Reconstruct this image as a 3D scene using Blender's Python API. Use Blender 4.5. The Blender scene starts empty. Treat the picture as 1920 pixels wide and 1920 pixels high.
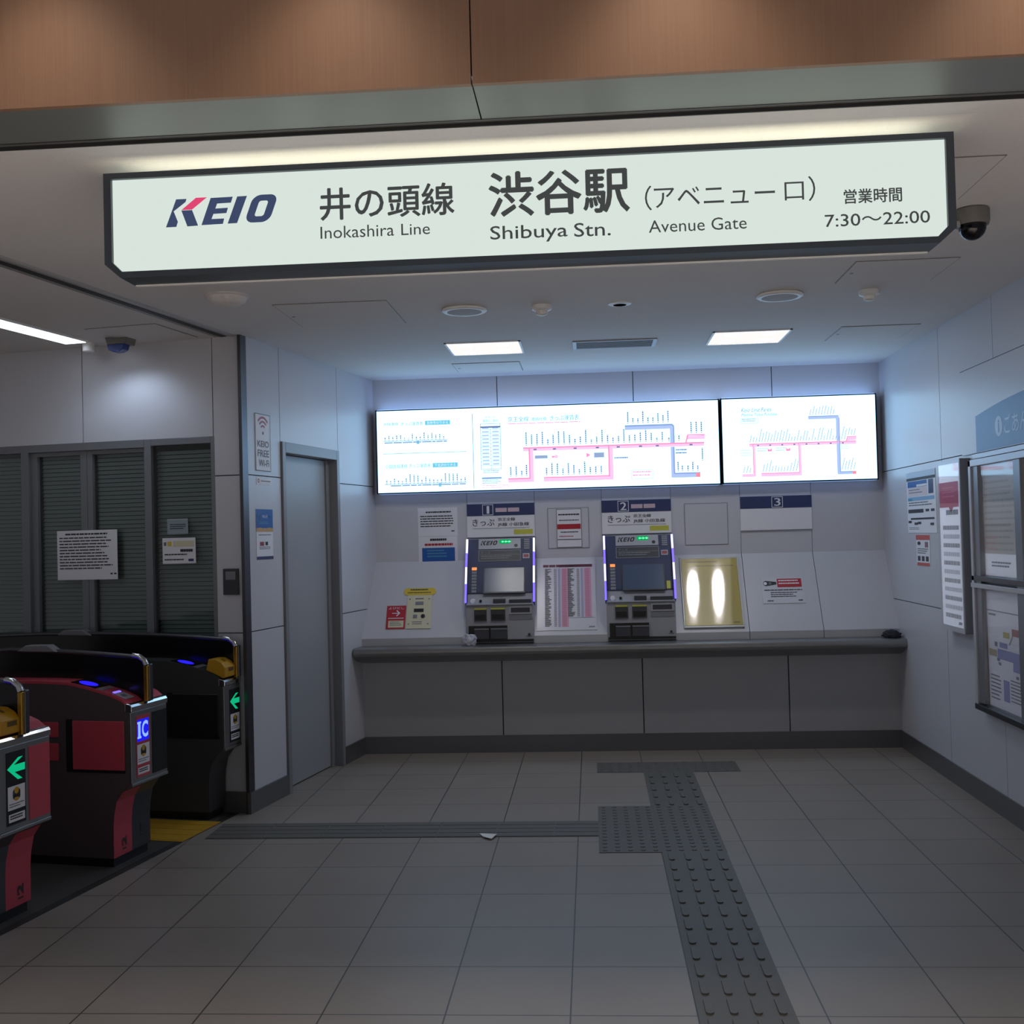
import bpy, bmesh, math, random
from mathutils import Matrix, Vector, Euler

random.seed(7)
SC = bpy.context.scene
COL = SC.collection
PI = math.pi

# ------------------------------------------------------------------ camera, world, large lights, exposure
CAM_H = 1.52516
R_ = Vector((0.997175, 0.070502, -0.025911))
U_ = Vector((0.027304, -0.018876, 0.999449))
F_ = Vector((-0.069974, 0.997333, 0.020748))
cd = bpy.data.cameras.new('camera')
cam = bpy.data.objects.new('camera', cd)
COL.objects.link(cam)
cam.matrix_world = Matrix(((R_.x, U_.x, -F_.x, 0), (R_.y, U_.y, -F_.y, 0), (R_.z, U_.z, -F_.z, CAM_H), (0, 0, 0, 1)))
cd.sensor_width = 36.0
cd.lens = 2101.756 / 1920.0 * 36.0
cd.clip_start = 0.05
SC.camera = cam

W = bpy.data.worlds.new('world')
SC.world = W
W.use_nodes = True
W.node_tree.nodes['Background'].inputs[0].default_value = (0.95, 0.95, 1.0, 1)
W.node_tree.nodes['Background'].inputs[1].default_value = 0.15

SC.view_settings.view_transform = 'Standard'
SC.view_settings.look = 'None'
SC.view_settings.gamma = 1.0
SC.view_settings.use_curve_mapping = False
SC.view_settings.exposure = 0.08


def lamp(name, kind, loc, energy, color, rot=(0, 0, 0), **kw):
    l = bpy.data.lights.new(name, kind)
    l.energy = energy
    l.color = color
    for k, v in kw.items():
        setattr(l, k, v)
    o = bpy.data.objects.new(name, l)
    o.location = loc
    o.rotation_euler = rot
    COL.objects.link(o)
    return o


# unseen area fill added for brightness, then the concourse downlights (ceiling above the frame)
lamp('concourse_fill', 'AREA', (0.3, -0.2, 3.55), 470, (1.0, 0.95, 0.93), (0, 0, 0), shape='RECTANGLE', size=6.0, size_y=2.2, spread=math.radians(85))
for sx, se in ((-1.40, 0.8), (-0.62, 0.8), (0.26, 1.0), (1.16, 1.0)):
    lamp('concourse_downlight', 'SPOT', (sx, 2.62, 3.30), 22.0 * se, (1.0, 0.84, 0.70), (0, 0, 0),
         spot_size=math.radians(86), spot_blend=0.85, shadow_soft_size=0.05)
# tube inside the hanging sign, shining up through the open top of the box
lamp('sign_tube', 'AREA', (-0.19, 3.375, 2.60), 1.9, (1.0, 0.97, 0.74), (PI, 0, 0), shape='RECTANGLE', size=2.4, size_y=0.05)


# ------------------------------------------------------------------ materials
def C(h):
    h = h.lstrip('#')
    c = [int(h[i:i + 2], 16) / 255 for i in (0, 2, 4)]
    return tuple((v / 12.92 if v <= 0.04045 else ((v + 0.055) / 1.055) ** 2.4) for v in c) + (1.0,)


MATS = {}


def mat(name, col, rough=0.5, metal=0.0, emit=None, es=1.0, noise=0.0, nscale=40, bump=0.0, bscale=300, stretch=None, spec=0.5, coat=0.0):
    if name in MATS:
        return MATS[name]
    m = bpy.data.materials.new(name)
    m.use_nodes = True
    nt = m.node_tree
    b = nt.nodes['Principled BSDF']
    c = C(col) if isinstance(col, str) else tuple(col) + (1.0,)
    b.inputs['Base Color'].default_value = c
    b.inputs['Roughness'].default_value = rough
    b.inputs['Metallic'].default_value = metal
    b.inputs['Specular IOR Level'].default_value = spec
    b.inputs['Coat Weight'].default_value = coat
    if emit is not None:
        e = C(emit) if isinstance(emit, str) else tuple(emit) + (1.0,)
        b.inputs['Emission Color'].default_value = e
        b.inputs['Emission Strength'].default_value = es
    if noise or bump:
        tc = nt.nodes.new('ShaderNodeTexCoord')
        mp = nt.nodes.new('ShaderNodeMapping')
        nt.links.new(tc.outputs['Object'], mp.inputs['Vector'])
        if stretch:
            mp.inputs['Scale'].default_value = stretch
    if noise:
        n = nt.nodes.new('ShaderNodeTexNoise')
        n.inputs['Scale'].default_value = nscale
        n.inputs['Detail'].default_value = 4
        nt.links.new(mp.outputs[0], n.inputs['Vector'])
        mx = nt.nodes.new('ShaderNodeMix')
        mx.data_type = 'RGBA'
        mx.inputs[6].default_value = tuple(v * (1 - noise) for v in c[:3]) + (1,)
        mx.inputs[7].default_value = tuple(min(1, v * (1 + noise)) for v in c[:3]) + (1,)
        nt.links.new(n.outputs['Fac'], mx.inputs[0])
        nt.links.new(mx.outputs[2], b.inputs['Base Color'])
    if bump:
        n2 = nt.nodes.new('ShaderNodeTexNoise')
        n2.inputs['Scale'].default_value = bscale
        n2.inputs['Detail'].default_value = 3
        nt.links.new(mp.outputs[0], n2.inputs['Vector'])
        bp = nt.nodes.new('ShaderNodeBump')
        bp.inputs['Strength'].default_value = bump
        bp.inputs['Distance'].default_value = 0.004
        nt.links.new(n2.outputs['Fac'], bp.inputs['Height'])
        nt.links.new(bp.outputs[0], b.inputs['Normal'])
    MATS[name] = m
    return m


def glow(name, col, s=1.0):
    if name in MATS:
        return MATS[name]
    m = bpy.data.materials.new(name)
    m.use_nodes = True
    nt = m.node_tree
    nt.nodes.clear()
    o = nt.nodes.new('ShaderNodeOutputMaterial')
    e = nt.nodes.new('ShaderNodeEmission')
    c = C(col) if isinstance(col, str) else tuple(col) + (1.0,)
    e.inputs[0].default_value = c
    e.inputs[1].default_value = s
    nt.links.new(e.outputs[0], o.inputs[0])
    MATS[name] = m
    return m


PANEL = mat('white_wall_panel', '#c8c9d0', 0.34, noise=0.02, nscale=3)
PANEL_LOW = mat('grey_wall_panel', '#b3b4b8', 0.42, noise=0.02, nscale=3)
JOINT = mat('panel_joint', '#3b3f48', 0.7)
CEIL = mat('ceiling_plaster', '#d8d5d3', 0.8, noise=0.05, nscale=60, bump=0.35, bscale=120)
HATCH = mat('hatch_plaster', '#b6b4b2', 0.7, noise=0.04, nscale=60)
HATCH_EDGE = mat('hatch_edge', '#77767a', 0.5)
SKIRT = mat('dark_skirting', '#747478', 0.28, 0.5, noise=0.06, nscale=6)
STEEL = mat('brushed_steel', '#9a9a9a', 0.34, 0.9, noise=0.06, nscale=30, stretch=(1, 30, 30))
DSTEEL = mat('dark_steel', '#5b5b5f', 0.36, 0.85, noise=0.05, nscale=30)
CHROME = mat('chrome', '#cfcfcf', 0.16, 1.0)
BRASS = mat('brass', '#b08a3a', 0.3, 0.9)
BLACK = mat('black_plastic', '#131417', 0.42)
BLACKGLASS = mat('black_glass', '#07080c', 0.12)
WHITE = mat('white_paint', '#efefec', 0.42)
PAPER = mat('white_paper', '#e6e6ec', 0.55)
INK = mat('dark_ink', '#33343a', 0.6)
INKG = mat('grey_ink', '#6f7179', 0.6)
NAVY = mat('navy_print', '#2c3a66', 0.45)
RED = mat('red_print', '#b3202f', 0.5)
BLUE = mat('blue_print', '#1d5aa8', 0.45)
TEAL = mat('teal_print', '#4f97b4', 0.5)
CREAM = mat('cream_panel', '#d6cfb2', 0.5)
YELLOW = mat('yellow_print', '#d9bd3c', 0.5)
PINK = mat('pink_plastic', '#bd4555', 0.42)
BODYD = mat('dark_gate_body', '#524649', 0.42)
BODYK = mat('black_gate_body', '#3d3e40', 0.40)
GREY = mat('grey_plastic', '#7f8188', 0.5)
LGREY = mat('light_grey_plastic', '#a9abb3', 0.42)
DGREY = mat('dark_grey_plastic', '#3a3c43', 0.45)
GREENLED = glow('green_led', '#12c98c', 0.75)
BLUELED = glow('blue_led', '#2a22ff', 1.1)
ICBLUE = glow('blue_backlight', '#1c1ee8', 0.95)
ICWHITE = glow('pale_blue_backlight', '#8fb4ff', 1.0)
VIOLET = glow('violet_led', '#7a66ff', 1.5)
VIOLETW = glow('pale_violet_led', '#d2ccff', 2.0)
LAMP = glow('ceiling_lamp_glow', (1.0, 0.97, 0.95), 0.95)
LAMPD = glow('ceiling_lamp_lens', (1.0, 0.98, 0.97), 66.0)
TUBE = glow('strip_lamp_glow', (0.76, 0.86, 1.0), 3.2)
SIGNFACE = glow('backlit_sign_face', (0.65, 0.735, 0.68), 1.0)
SIGNINK = glow('backlit_grey_letter', (0.052, 0.056, 0.056), 1.0)
SIGNNAVY = glow('backlit_navy_letter', (0.045, 0.062, 0.13), 1.0)
SIGNRED = glow('backlit_red_mark', (0.70, 0.06, 0.16), 1.0)
SCR = glow('backlit_fare_board', (0.30, 0.53, 0.77), 3.2)
SCRFILL = glow('fare_board_fill_glow', (0.30, 0.50, 0.90), 3.0)  # fill glow added to blue the wall above the boards
SCRFILLB = glow('fare_board_lower_fill_glow', (0.16, 0.26, 0.50), 1.0)  # weaker added glow for the wall below the boards
SCRINK = glow('backlit_slate_ink', (0.14, 0.19, 0.38), 1.0)
SCRGREY = glow('backlit_grey_ink', (0.30, 0.40, 0.64), 1.0)
SCRPINK = glow('backlit_pink_line', (1.0, 0.32, 0.58), 1.0)
SCRPALE = glow('backlit_pale_pink', (0.93, 0.60, 0.88), 1.0)
SCRBLUE = glow('backlit_blue_line', (0.24, 0.36, 0.68), 1.0)
SCRPBLUE = glow('backlit_pale_blue', (0.44, 0.57, 0.93), 1.0)
SCRTEAL = glow('backlit_teal', (0.16, 0.60, 0.82), 1.0)
SCRRED = glow('backlit_red', (1.0, 0.28, 0.38), 1.0)
SCRWHITE = glow('backlit_white', (0.85, 0.95, 1.1), 1.1)


def wood():
    m = bpy.data.materials.new('wood_veneer')
    m.use_nodes = True
    nt = m.node_tree
    b = nt.nodes['Principled BSDF']
    b.inputs['Roughness'].default_value = 0.45
    tc = nt.nodes.new('ShaderNodeTexCoord')
    mp = nt.nodes.new('ShaderNodeMapping')
    mp.inputs['Scale'].default_value = (60, 4, 1.2)
    n = nt.nodes.new('ShaderNodeTexNoise')
    n.inputs['Scale'].default_value = 3
    n.inputs['Detail'].default_value = 6
    r = nt.nodes.new('ShaderNodeValToRGB')
    r.color_ramp.elements[0].color = C('#886852')
    r.color_ramp.elements[1].color = C('#8e6f59')
    r.color_ramp.elements[0].position = 0.3
    r.color_ramp.elements[1].position = 0.7
    nt.links.new(tc.outputs['Object'], mp.inputs[0])
    nt.links.new(mp.outputs[0], n.inputs['Vector'])
    nt.links.new(n.outputs['Fac'], r.inputs[0])
    nt.links.new(r.outputs[0], b.inputs['Base Color'])
    return m


WOOD = wood()


def tiles(name, x0, y0, size, mortar, base, joint, rough):
    m = bpy.data.materials.new(name)
    m.use_nodes = True
    nt = m.node_tree
    b = nt.nodes['Principled BSDF']
    b.inputs['Roughness'].default_value = rough
    tc = nt.nodes.new('ShaderNodeTexCoord')
    mp = nt.nodes.new('ShaderNodeMapping')
    mp.inputs['Location'].default_value = (-x0, -y0, 0)
    nt.links.new(tc.outputs['Object'], mp.inputs[0])
    br = nt.nodes.new('ShaderNodeTexBrick')
    br.offset = 0.0
    br.inputs['Scale'].default_value = 1.0
    br.inputs['Brick Width'].default_value = size
    br.inputs['Row Height'].default_value = size
    br.inputs['Mortar Size'].default_value = mortar
    br.inputs['Mortar Smooth'].default_value = 0.1
    br.inputs['Bias'].default_value = 0.0
    c = C(base)
    br.inputs['Color1'].default_value = tuple(v * 0.96 for v in c[:3]) + (1,)
    br.inputs['Color2'].default_value = tuple(v * 1.04 for v in c[:3]) + (1,)
    br.inputs['Mortar'].default_value = C(joint)
    nt.links.new(mp.outputs[0], br.inputs['Vector'])
    n = nt.nodes.new('ShaderNodeTexNoise')
    n.inputs['Scale'].default_value = 2.2
    n.inputs['Detail'].default_value = 5
    nt.links.new(tc.outputs['Object'], n.inputs['Vector'])
    mr = nt.nodes.new('ShaderNodeMapRange')
    mr.inputs[3].default_value = 0.88
    mr.inputs[4].default_value = 1.10
    nt.links.new(n.outputs['Fac'], mr.inputs[0])
    mx = nt.nodes.new('ShaderNodeMix')
    mx.data_type = 'RGBA'
    mx.blend_type = 'MULTIPLY'
    mx.inputs[0].default_value = 1.0
    nt.links.new(br.outputs['Color'], mx.inputs[6])
    nt.links.new(mr.outputs[0], mx.inputs[7])
    nt.links.new(mx.outputs[2], b.inputs['Base Color'])
    return m


TILE = tiles('floor_tiles', -0.10695, 3.5844, 0.4, 0.0028, '#8f8780', '#3c3a39', 0.42)
DARKTILE = tiles('dark_floor_tiles', 0.0, 0.0, 0.6, 0.002, '#4b4949', '#2c2b2b', 0.45)
TACT = mat('grey_tactile_tile', '#5f5d59', 0.55, noise=0.05, nscale=8)
TACTY = mat('yellow_tactile_tile', '#b58d22', 0.55, noise=0.06, nscale=8)
SLOT = mat('dark_slot', '#2b2b2c', 0.6)


def glass():
    m = bpy.data.materials.new('office_glass')
    m.use_nodes = True
    nt = m.node_tree
    nt.nodes.clear()
    o = nt.nodes.new('ShaderNodeOutputMaterial')
    t = nt.nodes.new('ShaderNodeBsdfTransparent')
    t.inputs[0].default_value = (0.95, 0.97, 0.96, 1)
    g = nt.nodes.new('ShaderNodeBsdfGlossy')
    g.inputs['Roughness'].default_value = 0.05
    f = nt.nodes.new('ShaderNodeFresnel')
    f.inputs[0].default_value = 1.45
    mx = nt.nodes.new('ShaderNodeMixShader')
    nt.links.new(f.outputs[0], mx.inputs[0])
    nt.links.new(t.outputs[0], mx.inputs[1])
    nt.links.new(g.outputs[0], mx.inputs[2])
    nt.links.new(mx.outputs[0], o.inputs[0])
    return m


GLASS = glass()

# ------------------------------------------------------------------ mesh helpers
_TXT = {}


def text_mesh(body, off):
    k = (body, off)
    if k not in _TXT:
        c = bpy.data.curves.new('lettering', 'FONT')
        c.body = body
        c.resolution_u = 3
        c.offset = off
        o = bpy.data.objects.new('lettering', c)
        m = o.to_mesh()
        vs = [(v.co.x, v.co.y) for v in m.vertices]
        fs = [tuple(p.vertices) for p in m.polygons]
        o.to_mesh_clear()
        bpy.data.objects.remove(o)
        bpy.data.curves.remove(c)
        x0 = min(v[0] for v in vs); x1 = max(v[0] for v in vs)
        y0 = min(v[1] for v in vs); y1 = max(v[1] for v in vs)
        _TXT[k] = ([((v[0] - x0) / (x1 - x0 or 1), (v[1] - y0) / (y1 - y0 or 1)) for v in vs], fs)
    return _TXT[k]


class MB:
    """collects shapes, links them as ONE mesh object"""

    def __init__(s):
        s.bm = bmesh.new()
        s.mats = []
        s.M = Matrix.Identity(4)

    def mi(s, m):
        if m not in s.mats:
            s.mats.append(m)
        return s.mats.index(m)

    def v(s, p):
        return s.bm.verts.new(s.M @ Vector(p))

    def face(s, vs, m):
        try:
            f = s.bm.faces.new(vs)
            f.material_index = s.mi(m)
            return f
        except ValueError:
            return None

    def poly(s, pts, m):
        return s.face([s.v(p) for p in pts], m)

    def box(s, x0, x1, y0, y1, z0, z1, m):
        vs = [s.v((x, y, z)) for x in (x0, x1) for y in (y0, y1) for z in (z0, z1)]
        for q in ((0, 1, 3, 2), (4, 6, 7, 5), (0, 4, 5, 1), (2, 3, 7, 6), (0, 2, 6, 4), (1, 5, 7, 3)):
            s.face([vs[i] for i in q], m)

    def prism(s, pts, axis, a0, a1, m):
        def P(p, a):
            return {'x': (a, p[0], p[1]), 'y': (p[0], a, p[1]), 'z': (p[0], p[1], a)}[axis]
        A = [s.v(P(p, a0)) for p in pts]
        B = [s.v(P(p, a1)) for p in pts]
        s.face(A[::-1], m)
        s.face(B, m)
        n = len(pts)
        for i in range(n):
            s.face([A[i], A[(i + 1) % n], B[(i + 1) % n], B[i]], m)

    def lathe(s, prof, m, c=(0, 0, 0), seg=32, axis='z'):
        rings = []
        for r, h in prof:
            ring = []
            for i in range(seg):
                a = 2 * PI * i / seg
                p = (r * math.cos(a), r * math.sin(a), h)
                if axis == 'y':
                    p = (p[0], p[2], p[1])
                if axis == 'x':
                    p = (p[2], p[0], p[1])
                ring.append(s.v((c[0] + p[0], c[1] + p[1], c[2] + p[2])))
            rings.append(ring)
        for a, b in zip(rings, rings[1:]):
            for i in range(seg):
                s.face([a[i], a[(i + 1) % seg], b[(i + 1) % seg], b[i]], m)
        if prof[0][0] > 0.0005:
            s.face(rings[0][::-1], m)
        if prof[-1][0] > 0.0005:
            s.face(rings[-1], m)

    def tube(s, pts, r, m, seg=10):
        rings = []
        n = len(pts)
        P = [Vector(p) for p in pts]
        for i, p in enumerate(P):
            t = (P[min(i + 1, n - 1)] - P[max(i - 1, 0)]).normalized()
            a = t.cross(Vector((0, 1, 0)))
            if a.length < 1e-3:
                a = t.cross(Vector((1, 0, 0)))
            a.normalize()
            b = t.cross(a)
            rings.append([s.v(p + a * r * math.cos(2 * PI * k / seg) + b * r * math.sin(2 * PI * k / seg)) for k in range(seg)])
        for q, w in zip(rings, rings[1:]):
            for k in range(seg):
                s.face([q[k], q[(k + 1) % seg], w[(k + 1) % seg], w[k]], m)
        s.face(rings[0][::-1], m)
        s.face(rings[-1], m)

    # flat print in the local x-z plane, seen from -y
    def rect(s, x0, x1, z0, z1, m, y=-0.0008):
        s.poly([(x0, y, z0), (x1, y, z0), (x1, y, z1), (x0, y, z1)], m)

    def flat(s, pts, m, y=-0.0008):
        s.poly([(p[0], y, p[1]) for p in pts], m)

    def disc(s, cx, cz, r, m, y=-0.0008, seg=24, rz=None):
        rz = rz or r
        s.flat([(cx + r * math.cos(2 * PI * i / seg), cz + rz * math.sin(2 * PI * i / seg)) for i in range(seg)], m, y)

    def ring(s, cx, cz, r0, r1, a0, a1, m, y=-0.0008, seg=20):
        for i in range(seg):
            t0 = a0 + (a1 - a0) * i / seg
            t1 = a0 + (a1 - a0) * (i + 1) / seg
            s.flat([(cx + r0 * math.cos(t0), cz + r0 * math.sin(t0)), (cx + r1 * math.cos(t0), cz + r1 * math.sin(t0)),
                    (cx + r1 * math.cos(t1), cz + r1 * math.sin(t1)), (cx + r0 * math.cos(t1), cz + r0 * math.sin(t1))], m, y)

    def frame(s, x0, x1, z0, z1, w, m, y=-0.0008):
        s.rect(x0, x1, z0, z0 + w, m, y)
        s.rect(x0, x1, z1 - w, z1, m, y)
        s.rect(x0, x0 + w, z0 + w, z1 - w, m, y)
        s.rect(x1 - w, x1, z0 + w, z1 - w, m, y)

    def text(s, body, x0, x1, z0, z1, m, y=-0.001, off=0.0, shear=0.0, turn=False):
        vs, fs = text_mesh(body, off)
        V = []
        for a, b in vs:
            if turn:
                a, b = 1 - b, a
            V.append(s.v((x0 + a * (x1 - x0) + shear * b * (z1 - z0), y, z0 + b * (z1 - z0))))
        for f in fs:
            s.face([V[i] for i in f], m)

    def lines(s, x0, x1, z0, z1, rows, m, y=-0.001, fill=0.45, seed=1, ragged=0.25):
        """rows of print too small to read, as broken strokes"""
        rnd = random.Random(seed)
        dz = (z1 - z0) / rows
        for i in range(rows):
            zt = z1 - i * dz
            zb = zt - dz * fill
            end = x1 - (x1 - x0) * ragged * rnd.random()
            x = x0
            while x < end - 1e-4:
                w = min((x1 - x0) * rnd.uniform(0.05, 0.16), end - x)
                s.rect(x, x + w, zb, zt, m, y)
                x += w + (x1 - x0) * 0.012

    def build(s, name, parent=None, bevel=0.0, smooth=False, seg=2):
        bmesh.ops.recalc_face_normals(s.bm, faces=s.bm.faces[:])
        me = bpy.data.meshes.new(name)
        s.bm.to_mesh(me)
        s.bm.free()
        for m in s.mats:
            me.materials.append(m)
        o = bpy.data.objects.new(name, me)
        COL.objects.link(o)
        if parent:
            o.parent = parent
        if smooth:
            for p in me.polygons:
                p.use_smooth = True
            md = o.modifiers.new('edges', 'EDGE_SPLIT')
            md.split_angle = math.radians(38)
        if bevel:
            md = o.modifiers.new('bevel', 'BEVEL')
            md.width = bevel
            md.segments = seg
            md.limit_method = 'ANGLE'
            md.angle_limit = math.radians(40)
        return o


def tag(o, label=None, cat=None, group=None, kind=None):
    if label: o['label'] = label
    if cat: o['category'] = cat
    if group: o['group'] = group
    if kind: o['kind'] = kind
    return o


def root(name, label, cat, fr, group=None):
    o = bpy.data.objects.new(name, None)
    o.empty_display_size = 0.1
    COL.objects.link(o)
    o.location, o.rotation_euler = fr
    return tag(o, label, cat, group)


def place(o, fr):
    o.location, o.rotation_euler = fr
    return o


def copy_tree(o, parent=None):
    c = o.copy()
    COL.objects.link(c)
    if parent: c.parent = parent
    for ch in list(o.children):
        copy_tree(ch, c)
    return c


# frames: local x to the viewer's right, z up, y into the surface
TH = math.atan(0.18)
EU = Vector((math.cos(TH), -math.sin(TH), 0))
EV = Vector((math.sin(TH), math.cos(TH), 0))
O0 = Vector((-1.952, 6.2, 0))
XR = 2.095          # right wall
YB = 8.21           # upper back wall
TS = math.atan(0.315 / 0.535)   # slope of the inclined ticket panel
TM = math.atan(0.20 / 0.44)     # slope of a ticket machine's face
ZC = 2.70


def WB(x, z, y=YB): return (Vector((x, y, z)), (0, 0, 0))
def WR(y, z, x=XR): return (Vector((x, y, z)), (0, 0, -PI / 2))
def WL(v, z, u=0.0): return (O0 + EV * v + EU * u + Vector((0, 0, z)), (0, 0, PI / 2 - TH))
def WO(u, z, v=0.03): return (O0 + EU * u + EV * v + Vector((0, 0, z)), (0, 0, -TH))
def SL(x, s, out=0.0):
    return (Vector((x, 7.89 + s * math.sin(TS) - out * math.cos(TS), 0.815 + s * math.cos(TS) + out * math.sin(TS))), (-TS, 0, 0))


OBLIQUE = (O0, (0, 0, -TH))     # local x = away from the gates, y = along the oblique wall


def struct(o, kind='structure'):
    o['kind'] = kind
    return o


# ------------------------------------------------------------------ the setting
b = MB()
b.box(-6.0, 6.0, -1.5, 9.0, -0.1, 0.0, TILE)
struct(b.build('floor'))
b = MB()
b.box(-3.6, -0.11, -4.2, 0.028, 0.0002, 0.002, DARKTILE)
b.box(-0.11, -0.068, -4.2, 0.0, 0.0002, 0.003, SLOT)
struct(place(b.build('floor_gates'), OBLIQUE))


def grid_wall(b, x0, x1, z0, z1, xs, zs, m, t=0.012, g=0.003, y=0.0):
    """panels with open joints over a dark backing; xs, zs are the joint lines"""
    X = [x0] + [x for x in xs if x0 < x < x1] + [x1]
    Z = [z0] + [z for z in zs if z0 < z < z1] + [z1]
    for i in range(len(X) - 1):
        for j in range(len(Z) - 1):
            b.box(X[i] + (g if i else 0), X[i + 1] - (g if i < len(X) - 2 else 0), y, y + t,
                  Z[j] + (g if j else 0), Z[j + 1] - (g if j < len(Z) - 2 else 0), m)


# back wall: upper wall, inclined ticket panel, low upstand, wall under the counter
b = MB()
x0, x1 = -1.66, XR
grid_wall(b, x0, x1, 2.10, ZC, (-0.664, 0.333, 1.332), (), PANEL, y=YB)
grid_wall(b, x0, x1, 1.35, 2.097, (-0.908, -0.41, 0.08, 0.582, 1.079, 1.585), (), PANEL, y=YB, g=0.0014)
b.box(x0, x1, YB + 0.012, YB + 0.05, 0, ZC + 0.05, JOINT)
for a, c in ((x0, 1.077), (1.081, 1.583), (1.587, x1)):
    b.prism([(7.89, 0.815), (YB, 1.35), (YB + 0.03, 1.35), (YB + 0.03, 0.815)], 'x', a, c, PANEL)
    b.prism([(7.89, 0.755), (7.89, 0.8145), (YB + 0.03, 0.8145), (YB + 0.03, 0.755)], 'x', a, c, PANEL_LOW)
grid_wall(b, x0, x1, 0.10, 0.70, (-0.654, 0.331, 1.337), (), PANEL_LOW, y=7.9, g=0.004)
b.box(x0, x1, 7.913, 7.95, 0, 0.70, JOINT)
struct(b.build('wall_back'))
b = MB()
b.box(x0 + 0.02, x1, 7.892, 7.902, 0.0, 0.12, SKIRT)
struct(b.build('baseboard_back'))

# right wall
b = MB()
L0 = 8.26
grid_wall(b, 0.0, 5.3, 0.118, ZC, (L0 - 6.84, L0 - 5.94, L0 - 4.94, L0 - 3.94), (1.015, 1.910), PANEL, g=0.0028)
b.box(0.0, 5.3, 0.012, 0.08, 0, ZC + 0.05, JOINT)
struct(place(b.build('wall_right'), WR(L0, 0)))
b = MB()
b.box(0.36, 5.3, -0.008, 0.004, 0, 0.118, SKIRT)
struct(place(b.build('baseboard_right'), WR(L0, 0)))

# left wall, oblique, with the door opening between 0.48 and 1.365
b = MB()
grid_wall(b, 0.065, 0.478, 0.118, ZC, (), (1.015, 1.910), PANEL)
grid_wall(b, 0.484, 1.360, 2.132, ZC, (), (), PANEL)
grid_wall(b, 1.366, 2.12, 0.118, ZC, (), (1.020, 1.910), PANEL)
b.box(0.065, 0.484, 0.012, 0.12, 0, ZC + 0.05, JOINT)
b.box(1.36, 2.12, 0.012, 0.12, 0, ZC + 0.05, JOINT)
b.box(0.484, 1.36, 0.012, 0.12, 2.132, ZC + 0.05, JOINT)
struct(place(b.build('wall_left'), WL(0, 0)))
b = MB()
b.box(-0.006, 0.49, -0.012, 0.008, 0, 0.118, SKIRT)
b.box(1.366, 1.745, -0.012, 0.008, 0, 0.118, SKIRT)
struct(place(b.build('baseboard_left'), WL(0, 0)))

# steel door in the oblique wall
d = bpy.data.objects.new('door_1', None)
COL.objects.link(d)
place(d, WL(0.92, 0))
struct(d)
DOORM = mat('door_paint', '#9d9fa3', 0.4, noise=0.02, nscale=3)
FRAMEM = mat('door_frame_paint', '#85868a', 0.4)
b = MB()
b.box(-0.436, -0.392, -0.014, 0.12, 0, 2.13, FRAMEM)
b.box(0.392, 0.436, -0.014, 0.12, 0, 2.13, FRAMEM)
b.box(-0.392, 0.392, -0.014, 0.12, 2.065, 2.13, FRAMEM)
b.box(0.345, 0.392, 0.045, 0.12, 0, 2.065, FRAMEM)
b.build('door_frame', d, bevel=0.003)
b = MB()
b.box(-0.392, 0.345, 0.06, 0.10, 0.008, 2.06, DOORM)
b.box(-0.392, 0.345, 0.066, 0.09, 0.0, 0.008, SLOT)
b.build('door_leaf', d)

# dark steel strip at the corner between the oblique wall and the office wall
b = MB()
b.box(-0.018, 0.002, -0.004, 0.062, 0, ZC, DSTEEL)
struct(place(b.build('trim_1'), OBLIQUE))

# office wall behind the gates
b = MB()
grid_wall(b, -2.6, -0.018, 2.137, ZC + 0.001, (-1.046, -0.196), (), PANEL)
grid_wall(b, -0.190, -0.018, 0.118, 2.137, (), (1.012, 1.908), PANEL)
b.box(-0.19, -0.018, 0.012, 0.10, 0, 2.14, JOINT)
b.box(-2.6, -0.018, 0.012, 0.10, 2.137, ZC + 0.05, JOINT)
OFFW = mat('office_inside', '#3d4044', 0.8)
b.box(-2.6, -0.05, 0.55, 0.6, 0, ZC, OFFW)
struct(place(b.build('wall_office'), WO(0, 0)))
b = MB()
b.box(-2.6, -0.006, -0.016, 0.0, 0, 0.118, SKIRT)
struct(place(b.build('baseboard_office'), WO(0, 0)))

ALU = mat('grey_aluminium', '#7e8085', 0.42, 0.35)
BLIND = mat('grey_blind_slat', '#97a6a8', 0.55)


def blind(u0, u1, label):
    b = MB()
    n = 78
    for i in range(n):
        z = 0.14 + i * 0.0248
        b.prism([(0.0, z), (0.012, z + 0.020), (0.0128, z + 0.0205), (0.0010, z - 0.0004)], 'x', 0, u1 - u0, BLIND)
    r = root('venetian_blind', label, 'blind', WO(u0, 0, 0.03 + 0.080))
    b.build('slats', r)
    b = MB()
    b.box(0, u1 - u0, -0.004, 0.026, 0.118, 0.136, BLIND)
    b.build('bottom_rail', r)


def glazing(name, u0, u1, posts, toprail):
    """frame and pane; posts = (left width, right width)"""
    w = bpy.data.objects.new(name, None)
    COL.objects.link(w)
    place(w, WO(u0, 0))
    struct(w)
    b = MB()
    y0 = 0.0 if name.startswith('window') else 0.022
    zt = 2.137 if name.startswith('window') else 2.092
    W_ = u1 - u0
    b.box(0, posts[0], y0, y0 + 0.05, 0.118, zt, ALU)
    b.box(W_ - posts[1], W_, y0, y0 + 0.05, 0.118, zt, ALU)
    b.box(posts[0], W_ - posts[1], y0, y0 + 0.05, toprail, zt, ALU)
    b.box(posts[0], W_ - posts[1], y0, y0 + 0.05, 0.118, 0.20, ALU)
    b.build('frame', w, bevel=0.002)
    b = MB()
    b.box(posts[0], W_ - posts[1], y0 + 0.024, y0 + 0.03, 0.20, toprail, GLASS)
    b.build('pane', w)
    return w


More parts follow.
